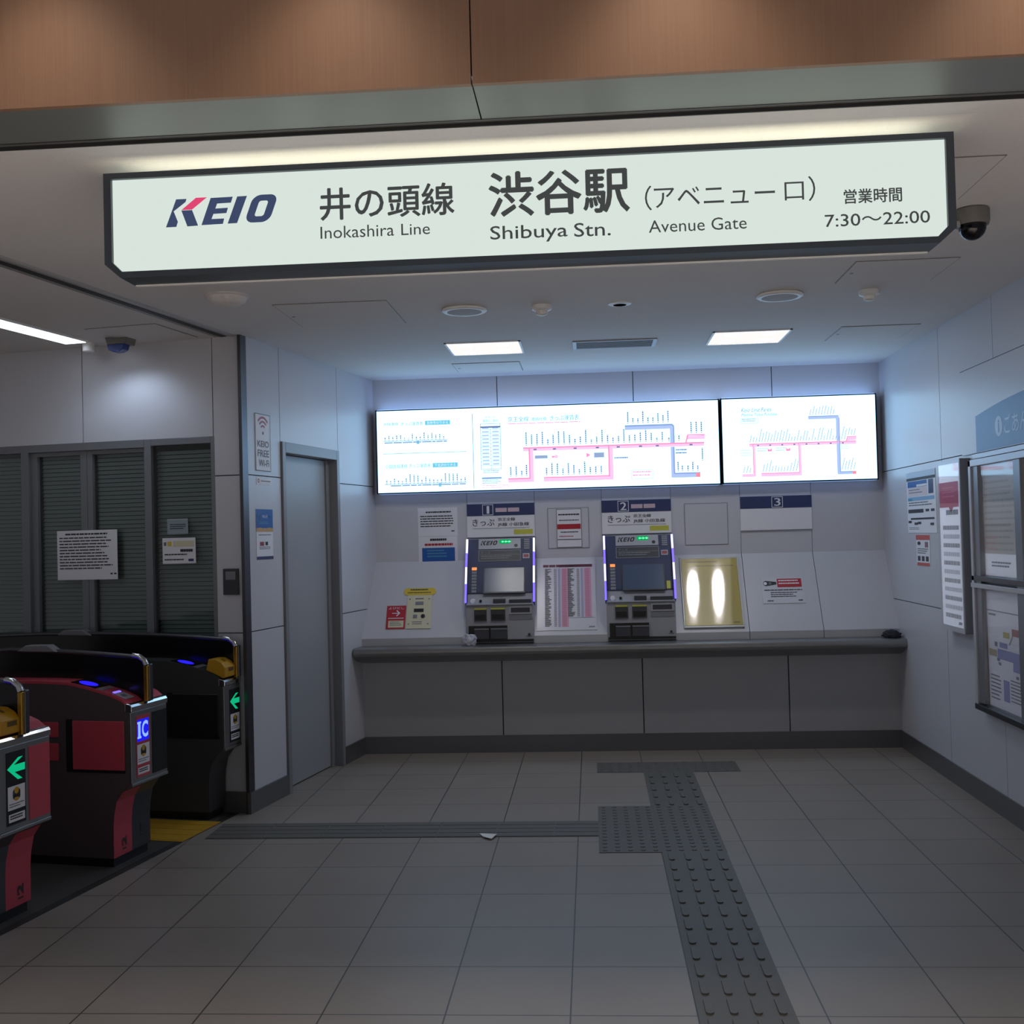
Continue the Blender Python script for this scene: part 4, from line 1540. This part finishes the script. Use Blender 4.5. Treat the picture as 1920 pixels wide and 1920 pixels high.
for x, y, lab in ((-0.628, 6.96, 'square recessed ceiling light panel above machine 1'), (0.985, 6.92, 'square recessed ceiling light panel beside the right wall')):
    r = root('ceiling_light', lab, 'ceiling light', ceil(x, y), 'recessed square ceiling lights')
    b = MB()
    e = 0.232
    for q in ((-e, e, -e, -e + 0.012), (-e, e, e - 0.012, e), (-e, -e + 0.012, -e, e), (e - 0.012, e, -e, e)):
        b.box(q[0], q[1], q[2], q[3], -0.006, 0.0, WHITE)
    b.build('frame', r)
    b = MB()
    b.box(-0.22, 0.22, -0.22, 0.22, -0.003, -0.0005, LAMP)
    b.build('diffuser', r)
    for sx in (-0.11, 0.11):
        for sy in (-0.11, 0.11):
            b = MB()
            b.lathe([(0.045, -0.0032), (0.03, -0.006), (0.0, -0.007)], LAMPD, (sx, sy, 0), 20)
            b.build('lens', r)

r = root('air_vent', 'long grey slot air vent in the ceiling between the two lights', 'vent', ceil(0.175, 6.965))
b = MB()
for q in ((-0.258, 0.258, -0.135, -0.12), (-0.258, 0.258, 0.12, 0.135), (-0.258, -0.235, -0.12, 0.12), (0.235, 0.258, -0.12, 0.12)):
    b.box(q[0], q[1], q[2], q[3], -0.008, 0.0, LGREY)
b.build('frame', r)
b = MB()
b.box(-0.235, 0.235, -0.12, 0.12, -0.002, 0.0, DGREY)
for i in range(9):
    yy = -0.108 + i * 0.027
    b.box(-0.235, 0.235, yy - 0.002, yy + 0.006, -0.007, -0.002, GREY)
b.build('grille', r)

for x, y, lab in ((-0.622, 5.74, 'round flat ceiling speaker, left one, above the fare board'), (0.976, 5.69, 'round flat ceiling speaker, right one, near the access hatch')):
    r = root('ceiling_speaker', lab, 'speaker', ceil(x, y), 'round ceiling speakers')
    b = MB()
    b.lathe([(0.110, 0.0), (0.116, -0.004), (0.116, -0.012), (0.108, -0.017), (0.100, -0.017)], WHITE, seg=40)
    b.build('rim', r, smooth=True)
    b = MB()
    b.lathe([(0.100, -0.0165), (0.05, -0.019), (0.0, -0.0195)], HATCH, seg=40)
    b.build('grille', r, smooth=True)

for x, y, lab in ((-0.222, 5.73, 'white smoke detector on the ceiling beside the downlight ring'), (1.415, 5.68, 'white smoke detector on the ceiling near the right wall')):
    r = root('smoke_detector', lab, 'smoke detector', ceil(x, y), 'smoke detectors')
    b = MB()
    b.lathe([(0.050, 0.0), (0.052, -0.006), (0.050, -0.022), (0.038, -0.028), (0.0, -0.028)], WHITE, seg=32)
    b.build('base', r, smooth=True)
    b = MB()
    b.lathe([(0.026, -0.028), (0.030, -0.030), (0.028, -0.046), (0.018, -0.052), (0.0, -0.053)], WHITE, seg=32)
    b.build('sensor', r, smooth=True)

r = root('downlight', 'small round downlight with white ring in the ceiling, not lit', 'downlight', ceil(0.178, 5.757))
b = MB()
b.lathe([(0.060, 0.0), (0.060, -0.004), (0.036, -0.009), (0.033, -0.008)], WHITE, seg=36)
b.build('ring', r, smooth=True)
b = MB()
b.lathe([(0.034, -0.0085), (0.0, -0.0085)], DGREY, seg=24)
b.build('lens', r)

# flush access hatches
for x0, x1, y0, y1, lab, lock in (
        (-0.915, -0.452, 7.54, 7.955, 'small ceiling access hatch between the left light and fare board', (-0.88, 7.93)),
        (1.50, 1.955, 6.68, 7.17, 'ceiling access hatch beside the right ceiling light', (1.49, 7.0)),
        (-1.55, -0.975, 5.445, 6.045, 'ceiling access hatch left of the round speaker', (-1.49, 5.72)),
        (1.203, 1.658, 5.045, 5.48, 'ceiling access hatch above the right smoke detector', (1.21, 5.30)),
        (0.905, 1.358, 3.66, 4.14, 'ceiling access hatch beside the right end of the hanging sign', (0.92, 3.9))):
    b = MB()
    cx_, cy_ = (x0 + x1) / 2, (y0 + y1) / 2
    hx, hy = (x1 - x0) / 2, (y1 - y0) / 2
    b.box(-hx, hx, -hy, hy, -0.0022, -0.0003, HATCH_EDGE)
    b.box(-hx + 0.005, hx - 0.005, -hy + 0.005, hy - 0.005, -0.004, -0.001, CEIL)
    b.lathe([(0.009, -0.0035), (0.009, -0.006), (0.0, -0.006)], GREY, (-hx + 0.03, 0, 0), 12)
    tag(place(b.build('ceiling_hatch'), ceil(cx_, cy_)), lab, 'ceiling hatch')
b = MB()
b.box(-0.215, 0.215, -0.22, 0.22, -0.0022, -0.0003, HATCH_EDGE)
b.box(-0.209, 0.209, -0.214, 0.214, -0.004, -0.001, CEIL)
o = place(b.build('ceiling_hatch'), (O0 + EU * -0.465 + EV * -0.245 + Vector((0, 0, ZC)), (0, 0, -TH)))
tag(o, 'ceiling access hatch in the gate hall beside the strip light', 'ceiling hatch')

# dome camera beside the sign, shallow ceiling dome on the left
r = root('dome_camera', 'black dome security camera in a grey housing beside the hanging sign', 'camera', ceil(1.452, 4.28))
HOUS = mat('camera_housing', '#757370', 0.45)
b = MB()
b.lathe([(0.056, 0.0), (0.062, -0.006), (0.062, -0.050), (0.058, -0.062), (0.0, -0.062)], HOUS, seg=36)
b.build('housing', r, smooth=True)
b = MB()
b.lathe([(0.050, -0.062)] + [(0.050 * math.cos(math.radians(a)), -0.066 - 0.052 * math.sin(math.radians(a))) for a in range(0, 91, 15)], BLACKGLASS, seg=36)
b.build('dome', r, smooth=True)
b = MB()
b.M = Matrix.Translation((-0.062, -0.02, -0.062))
b.lathe([(0.016, 0.01), (0.018, 0.0), (0.015, -0.014), (0.0, -0.018)], CHROME, seg=20)
b.build('bracket', r, smooth=True)
r = root('ceiling_dome', 'shallow pale dome on the ceiling under the left end of the sign', 'sensor', ceil(-1.70, 5.21))
b = MB()
b.lathe([(0.105, 0.0), (0.105, -0.006), (0.095, -0.010)], CEIL, seg=36)
b.build('base', r, smooth=True)
b = MB()
b.lathe([(0.095, -0.010), (0.085, -0.030), (0.060, -0.044), (0.0, -0.050)], CEIL, seg=36)
b.build('dome', r, smooth=True)

# gate hall: strip light, small speaker, projector spot
r = root('strip_light', 'long bright strip light in the gate hall ceiling', 'ceiling light', (O0 + EU * -0.935 + EV * -0.17 + Vector((0, 0, ZC - 0.0015)), (0, 0, -TH)))
b = MB()
b.box(-0.075, 0.075, -2.75, 0.0, -0.012, 0.0, WHITE)
b.build('housing', r)
b = MB()
b.box(-0.066, 0.066, -2.74, -0.012, -0.015, -0.0118, TUBE)
b.build('diffuser', r)
b = MB()
b.lathe([(0.030, 0.0), (0.033, -0.004), (0.033, -0.050), (0.028, -0.054), (0.0, -0.054)], WHITE, seg=28)
o = place(b.build('ceiling_sensor', smooth=True), (O0 + EU * -0.909 + EV * -0.10 + Vector((0, 0, ZC)), (0, 0, 0)))
tag(o, 'small white cylindrical sensor on the ceiling at the end of the strip light', 'sensor')
r = root('wall_washer', 'grey ceiling spot with a blue face lighting the wall over the office', 'spot light', (O0 + EU * -0.665 + EV * -0.16 + Vector((0, 0, ZC)), (0, 0, -TH)))
b = MB()
b.prism([(-0.07, 0.0), (0.07, 0.0), (0.058, -0.04), (-0.058, -0.04)], 'y', -0.04, 0.06, HOUS)
b.build('housing', r, bevel=0.004)
b = MB()
b.prism([(-0.056, -0.041), (0.056, -0.041), (0.046, -0.072), (0.018, -0.084), (-0.018, -0.084), (-0.046, -0.072)], 'y', -0.044, 0.015, mat('blue_plastic', '#233a86', 0.35))
b.build('blue_face', r, bevel=0.003)
lp = O0 + EU * -0.665 + EV * -0.215 + Vector((0, 0, ZC - 0.095))
lamp('wall_washer_lamp', 'SPOT', lp, 5.5, (0.66, 0.80, 1.0), (math.radians(8), 0, -TH), spot_size=math.radians(146), spot_blend=0.7, shadow_soft_size=0.05)

# ------------------------------------------------------------------ ticket gates
BUMP = mat('grey_rubber', '#77787b', 0.6)
SMOKE = mat('smoked_panel', '#0a0b10', 0.22)
NOTEY = mat('notice_yellow', '#c79a1f', 0.5)


def gate(label, vn, w, L, kind, bump, number):
    r = root('ticket_gate', label, 'ticket gate', (O0 + EV * vn, (0, 0, -TH)), 'ticket gates')
    pink = kind != 'black'
    top = [(-0.062, 0.735), (-0.068, 0.772), (-0.10, 0.797), (-0.16, 0.820), (-0.28, 0.852), (-0.39, 0.873), (-0.53, 0.878)]
    low = [(-0.155, 0.045), (-0.155, 0.19), (-0.150, 0.25), (-0.135, 0.315), (-0.10, 0.362), (-0.062, 0.395)]
    half = low + top
    P = half + [(-L - x, z) for x, z in half[::-1]]
    b = MB()
    b.prism(P, 'y', 0, w, BODYD if pink else BODYK)
    b.build('body', r)
    b = MB()
    b.box(-L + 0.17, -0.163, 0.012, w - 0.012, 0.002, 0.046, BLACK)
    b.build('plinth', r)
    # top cover
    tm = PINK if pink else BODYK
    b = MB()
    seq = top[1:] + [(-L + 0.53, 0.878)]
    for (xa, za), (xb, zb) in zip(seq, seq[1:]):
        b.poly([(xa, -0.001, za + 0.002), (xb, -0.001, zb + 0.002), (xb, w + 0.001, zb + 0.002), (xa, w + 0.001, za + 0.002)], tm)
        b.poly([(xa, -0.001, za + 0.002), (xb, -0.001, zb + 0.002), (xb, -0.001, zb - 0.010), (xa, -0.001, za - 0.010)], tm)
    b.build('top_cover', r)
    # front
    b = MB()
    b.box(-0.062, -0.050, 0.0, w, 0.40, 0.735, STEEL)
    b.box(-0.062, -0.046, 0.0, w, 0.385, 0.399, STEEL)
    b.build('front_panel', r, bevel=0.002)
    b = MB()
    b.prism([(-0.080, 0.738), (-0.044, 0.738), (-0.044, 0.760), (-0.052, 0.772), (-0.080, 0.778)], 'y', -0.002, w + 0.002, CHROME)
    b.build('chrome_lip', r, bevel=0.002)

    def F(vx):      # front-plane frame: local x -> along the wall, z up, seen from the hall
        return Matrix.Translation((-0.050, 0, 0)) @ Matrix.Rotation(PI / 2, 4, 'Z')
    i0 = 0.040 if kind != 'black' else 0.058
    i1 = i0 + 0.114
    b = MB(); b.M = F(0)
    b.box(i0, i1, -0.002, 0.0, 0.420, 0.711, PINK if kind == 'ic' else BLACK)
    b.build('sign_insert', r)
    b = MB(); b.M = F(0)
    if kind == 'ic':
        b.rect(i0 + 0.006, i1 - 0.008, 0.588, 0.692, ICBLUE, -0.0026)
        b.text('I', i0 + 0.014, i0 + 0.034, 0.602, 0.682, ICWHITE, -0.0032, 0.02)
        b.rect(i0 + 0.008, i0 + 0.040, 0.602, 0.612, ICWHITE, -0.0033)
        b.rect(i0 + 0.008, i0 + 0.040, 0.672, 0.682, ICWHITE, -0.0033)
        b.text('C', i0 + 0.046, i0 + 0.098, 0.602, 0.682, ICWHITE, -0.0032, 0.03)
        b.build('ic_display', r)
    else:
        ax = i0 + 0.004
        b.flat([(ax, 0.645), (ax + 0.066, 0.684), (ax + 0.094, 0.684), (ax + 0.040, 0.657), (ax + 0.106, 0.657), (ax + 0.106, 0.628),
                (ax + 0.044, 0.628), (ax + 0.090, 0.596), (ax + 0.062, 0.596)], GREENLED, -0.0026)
        b.build('green_arrow', r)
    b = MB(); b.M = F(0)
    b.rect(i0 + 0.006, i1 - 0.006, 0.480, 0.574, PAPER, -0.0026)
    c0 = (i0 + i1) / 2
    b.disc(c0, 0.540, 0.022, NOTEY, -0.0030, 20, 0.028)
    b.flat([(c0 - 0.022, 0.552), (c0 + 0.022, 0.527), (c0 + 0.022, 0.552), (c0 - 0.022, 0.527)], INK, -0.0034)
    b.rect(c0 - 0.02, c0 - 0.012, 0.522, 0.557, INK, -0.0034)
    b.rect(c0 + 0.012, c0 + 0.02, 0.522, 0.557, INK, -0.0034)
    b.lines(i0 + 0.012, i1 - 0.012, 0.485, 0.505, 2, INKG, -0.0030, 0.4, 190)
    b.build('notice_sticker', r)
    b = MB(); b.M = F(0)
    b.rect(i0 + 0.010, i1 - 0.008, 0.432, 0.464, PAPER, -0.0026)
    b.lines(i0 + 0.018, i1 - 0.016, 0.439, 0.458, 2, INK, -0.0030, 0.6, 191, 0.1)
    b.build('barcode_label', r)
    if w > 0.25:
        b = MB(); b.M = F(0)
        b.box(i1 + 0.022, w - 0.006, -0.003, 0.0, 0.415, 0.712, BLACK if kind == 'ic' else PINK)
        b.build('side_insert', r)
    # base covers following the curved foot
    def strip(name, ya, yb, m, pts):
        b = MB()
        for (xa, za), (xb, zb) in zip(pts, pts[1:]):
            b.poly([(xa + 0.002, ya, za), (xa + 0.002, yb, za), (xb + 0.002, yb, zb), (xb + 0.002, ya, zb)], m)
        return b.build(name, r)
    if kind == 'ic':
        cov = strip('base_cover', 0.0, 0.15, PINK, low[:5])
        strip('base_plate', 0.15, w, DSTEEL, low)
    elif kind == 'pink':
        strip('base_plate', 0.0, 0.155, DSTEEL, low)
        cov = strip('base_cover', 0.155, w, PINK, low[:5])
    else:
        cov = strip('base_plate', 0.0, w, BODYK, low)
    if number:
        b = MB()
        b.M = Matrix.Translation((-0.1525, 0, 0)) @ Matrix.Rotation(PI / 2, 4, 'Z')
        c1 = 0.085 if kind == 'ic' else 0.245
        b.text('2', c1 - 0.020, c1 + 0.018, 0.085, 0.130, INK, -0.001, 0.03, turn=True)
        b.rect(c1 - 0.016, c1 + 0.016, 0.070, 0.076, INK, -0.001)
        if kind == 'ic':
            b.text('1', 0.222, 0.236, 0.115, 0.155, INK, -0.001, 0.0)
            b.rect(0.212, 0.246, 0.098, 0.103, INK, -0.001)
        b.build('gate_number', r)
    # side panel facing the passage
    b = MB()
    sm = PINK if pink else BLACK
    b.box(-0.364, -0.085, -0.006, 0.0, 0.462, 0.694, sm)
    b.build('side_panel', r, bevel=0.006, seg=3)
    b = MB()
    b.box(-0.400, -0.366, -0.003, 0.0, 0.45, 0.70, BLACK)
    b.box(-0.366, -0.083, -0.002, 0.0, 0.448, 0.462, BLACK)
    b.build('side_recess', r)
    if pink:
        for za, zb in ((0.612, 0.685), (0.500, 0.584)):
            b = MB()
            b.box(-0.53, -0.442, -0.004, 0.0, za, zb, PINK)
            b.build('small_panel', r, bevel=0.004)
    # reader on the sloping top
    sx = Vector((-0.16 + 0.39, 0, 0.820 - 0.873))
    ang = math.atan2(0.053, 0.23)
    RM = Matrix.Translation((-0.39, 0, 0.8755)) @ Matrix.Rotation(ang, 4, 'Y')
    b = MB(); b.M = RM
    b.box(0.01, 0.145, 0.012, 0.125, 0.0, 0.004, BLACKGLASS)
    rd = b.build('card_reader', r)
    b = MB(); b.M = RM
    b.poly([(0.075 + 0.048 * math.cos(2 * PI * i / 24), 0.062 + 0.036 * math.sin(2 * PI * i / 24), 0.0048) for i in range(24)], BLUELED)
    b.build('blue_oval', rd)
    b = MB(); b.M = RM
    b.box(0.150, 0.180, 0.015, 0.12, 0.0, 0.003, GREY)
    b.build('reader_strip', r)
    if kind == 'ic':
        b = MB()
        M2 = Matrix.Translation((-0.16, 0, 0.8225)) @ Matrix.Rotation(math.atan2(0.023, 0.06), 4, 'Y')
        b.M = M2
        b.box(0.012, 0.075, 0.02, 0.095, 0.0, 0.002, LGREY)
        b.box(0.03, 0.055, 0.035, 0.07, 0.002, 0.0025, INKG)
        b.build('white_label', r)
        b = MB(); b.M = M2
        b.box(-0.006, 0.006, 0.03, 0.085, 0.0, 0.004, VIOLET)
        b.build('violet_lamp', r)
    else:
        b = MB()
        b.prism([(-0.16, 0.824), (-0.145, 0.886), (-0.10, 0.884), (-0.065, 0.866), (-0.044, 0.840), (-0.044, 0.786), (-0.060, 0.780), (-0.10, 0.80)], 'y', 0.006, 0.122, mat('yellow_plastic', '#b88a16', 0.45))
        ys = b.build('yellow_slot_unit', r, bevel=0.005)
        b = MB()
        b.M = Matrix.Translation((-0.0435, 0, 0)) @ Matrix.Rotation(PI / 2, 4, 'Z')
        b.rect(0.045, 0.10, 0.815, 0.835, mat('slot_brown', '#5b430c', 0.6), -0.001)
        b.M = Matrix.Translation((-0.10, 0, 0.8848)) @ Matrix.Rotation(math.atan2(0.018, 0.035), 4, 'Y')
        b.box(0.006, 0.034, 0.05, 0.066, 0.0, 0.001, mat('slot_brown', '#5b430c', 0.6))
        b.build('ticket_slot', ys)
    if pink:
        b = MB()
        b.M = Matrix.Translation((-0.16, 0, 0.8225)) @ Matrix.Rotation(math.atan2(0.023, 0.06), 4, 'Y')
        b.box(-0.06, 0.03, w - 0.12, w - 0.03, 0.0, 0.0022, PAPER)
        for i in range(3):
            b.box(-0.05 + i * 0.025, -0.04 + i * 0.025, w - 0.11, w - 0.04, 0.0022, 0.0026, INKG)
        b.build('instruction_label', r)
    # smoked fin with rail
    yc = 0.137
    edge = [(-0.045, 0.770), (-0.042, 0.90), (-0.046, 0.945), (-0.060, 0.968), (-0.085, 0.979), (-0.13, 0.984), (-0.30, 0.996), (-0.48, 1.006), (-0.75, 1.015), (-L / 2, 1.018)]
    Lf = L
    full = edge[:-1] + [(-L / 2, 1.018)] + [(-Lf - x, z) for x, z in edge[:-1][::-1]]
    b = MB()
    b.prism(full, 'y', yc - 0.008, yc + 0.008, SMOKE)
    b.build('smoked_fin', r)
    b = MB()
    b.tube([(x, yc, z) for x, z in full], 0.0125, DSTEEL, 12)
    b.build('edge_rail', r, smooth=True)
    b = MB()
    b.box(-0.052, -0.030, yc - 0.022, yc - 0.006, 0.772, 0.944, BRASS)
    b.build('brass_strip', r, bevel=0.003)
    b = MB()
    b.box(-0.056, -0.026, yc - 0.004, yc + 0.022, 0.772, 0.950, DSTEEL)
    b.build('end_post', r, bevel=0.005)
    b = MB()
    b.tube([(-0.040, yc - 0.016, 0.944), (-0.050, yc - 0.014, 0.966), (-0.080, yc - 0.008, 0.985), (-0.12, yc, 0.990)], 0.013, CHROME, 12)
    b.build('chrome_corner', r, smooth=True)
    b = MB()
    u0, u1 = bump
    b.prism([(u0, 1.010), (u0 + 0.045, 1.040), (u1 - 0.055, 1.042), (u1, 1.008)], 'y', yc - 0.03, yc + 0.03, BUMP)
    b.build('top_cap', r, bevel=0.005)
    return r


gate('pink ticket gate at the photo edge with a green arrow and yellow slot unit', -1.965, 0.31, 1.6, 'pink', (-0.753, -0.528), True)
gate('pink ticket gate with a lit blue square display, the middle of three', -1.062, 0.308, 1.6, 'ic', (-0.753, -0.528), True)
gate('black ticket gate with a green arrow, standing next to the office wall', -0.175, 0.185, 2.08, 'black', (-1.179, -0.954), False)

# ------------------------------------------------------------------ tactile paving and the receipt on the floor
def slab(name, label, x0, x1, y0, y1, m, bars=None, dots=None, fr=None):
    b = MB()
    b.box(x0, x1, y0, y1, 0.0003, 0.003, m)
    if bars == 'y':
        nx = 4
        px = (x1 - x0) / nx
        ny = max(1, int((y1 - y0) / 0.15))
        p0 = (y1 - y0) / ny
        for i in range(nx):
            for j in range(ny):
                cx = x0 + (i + 0.5) * px
                ya = y0 + j * p0 + 0.012
                k = [(cx - 0.0125, ya + 0.012), (cx - 0.009, ya + 0.003), (cx, ya), (cx + 0.009, ya + 0.003), (cx + 0.0125, ya + 0.012),
                     (cx + 0.0125, ya + 0.113), (cx + 0.009, ya + 0.122), (cx, ya + 0.125), (cx - 0.009, ya + 0.122), (cx - 0.0125, ya + 0.113)]
                b.prism(k, 'z', 0.003, 0.0085, m)
    if bars == 'x':
        ny = 4
        py = (y1 - y0) / ny
        x = x0
        while x < x1 - 0.02:
            for i in range(ny):
                cy = y0 + (i + 0.5) * py
                b.box(x + 0.004, min(x + 0.296, x1), cy - 0.031, cy + 0.031, 0.003, 0.0045, m)
            x += 0.30
    if dots:
        nx = int(round((x1 - x0) / 0.06)); ny = int(round((y1 - y0) / 0.06))
        for i in range(nx):
            for j in range(ny):
                b.lathe([(0.013, 0.003), (0.010, 0.0065), (0.0, 0.0065)], m, (x0 + (i + 0.5) * (x1 - x0) / nx, y0 + (j + 0.5) * (y1 - y0) / ny, 0), 10)
    o = b.build(name)
    if fr: place(o, fr)
    return tag(o, label, 'tactile paving', 'tactile paving')


slab('tactile_strip', 'dark grey tactile guiding strip with long raised bars, nearest the camera', 0.294, 0.598, 1.0, 5.39, TACT, bars='y')
slab('tactile_strip', 'short dark grey tactile strip between the square patch and counter cross piece', 0.290, 0.602, 6.294, 7.180, TACT, bars='y')
slab('tactile_strip', 'thin dark grey tactile strip crossing the floor towards the ticket gates', -2.03, -0.004, 5.684, 5.981, TACT, bars='x')
slab('tactile_patch', 'large square dark grey tactile patch where two strips meet', -0.004, 0.600, 5.390, 6.294, TACT, dots=True)
slab('tactile_patch', 'dark grey tactile cross piece on the floor in front of the counter', -0.004, 0.900, 7.180, 7.485, TACT, dots=True)
slab('tactile_patch', 'yellow tactile patch on the dark floor between two ticket gates', -2.2, -0.069, -0.598, -0.198, TACTY, bars='x', fr=(O0 + Vector((0, 0, 0.002)), (0, 0, -TH)))

b = MB()
pts = [(-0.610, 5.722), (-0.520, 5.700), (-0.539, 5.618), (-0.586, 5.664)]
for i in range(1):
    top_ = [b.v((p[0], p[1], 0.010 + (0.002 if k in (1, 2) else 0.0))) for k, p in enumerate(pts)]
    bot_ = [b.v((p[0], p[1], 0.0070 + (0.002 if k in (1, 2) else 0.0))) for k, p in enumerate(pts)]
    b.face(top_, WHITE); b.face(bot_[::-1], WHITE)
    for k in range(4):
        b.face([top_[k], top_[(k + 1) % 4], bot_[(k + 1) % 4], bot_[k]], WHITE)
tag(b.build('paper_slip'), 'small white paper slip lying on the dark tactile strip', 'paper')
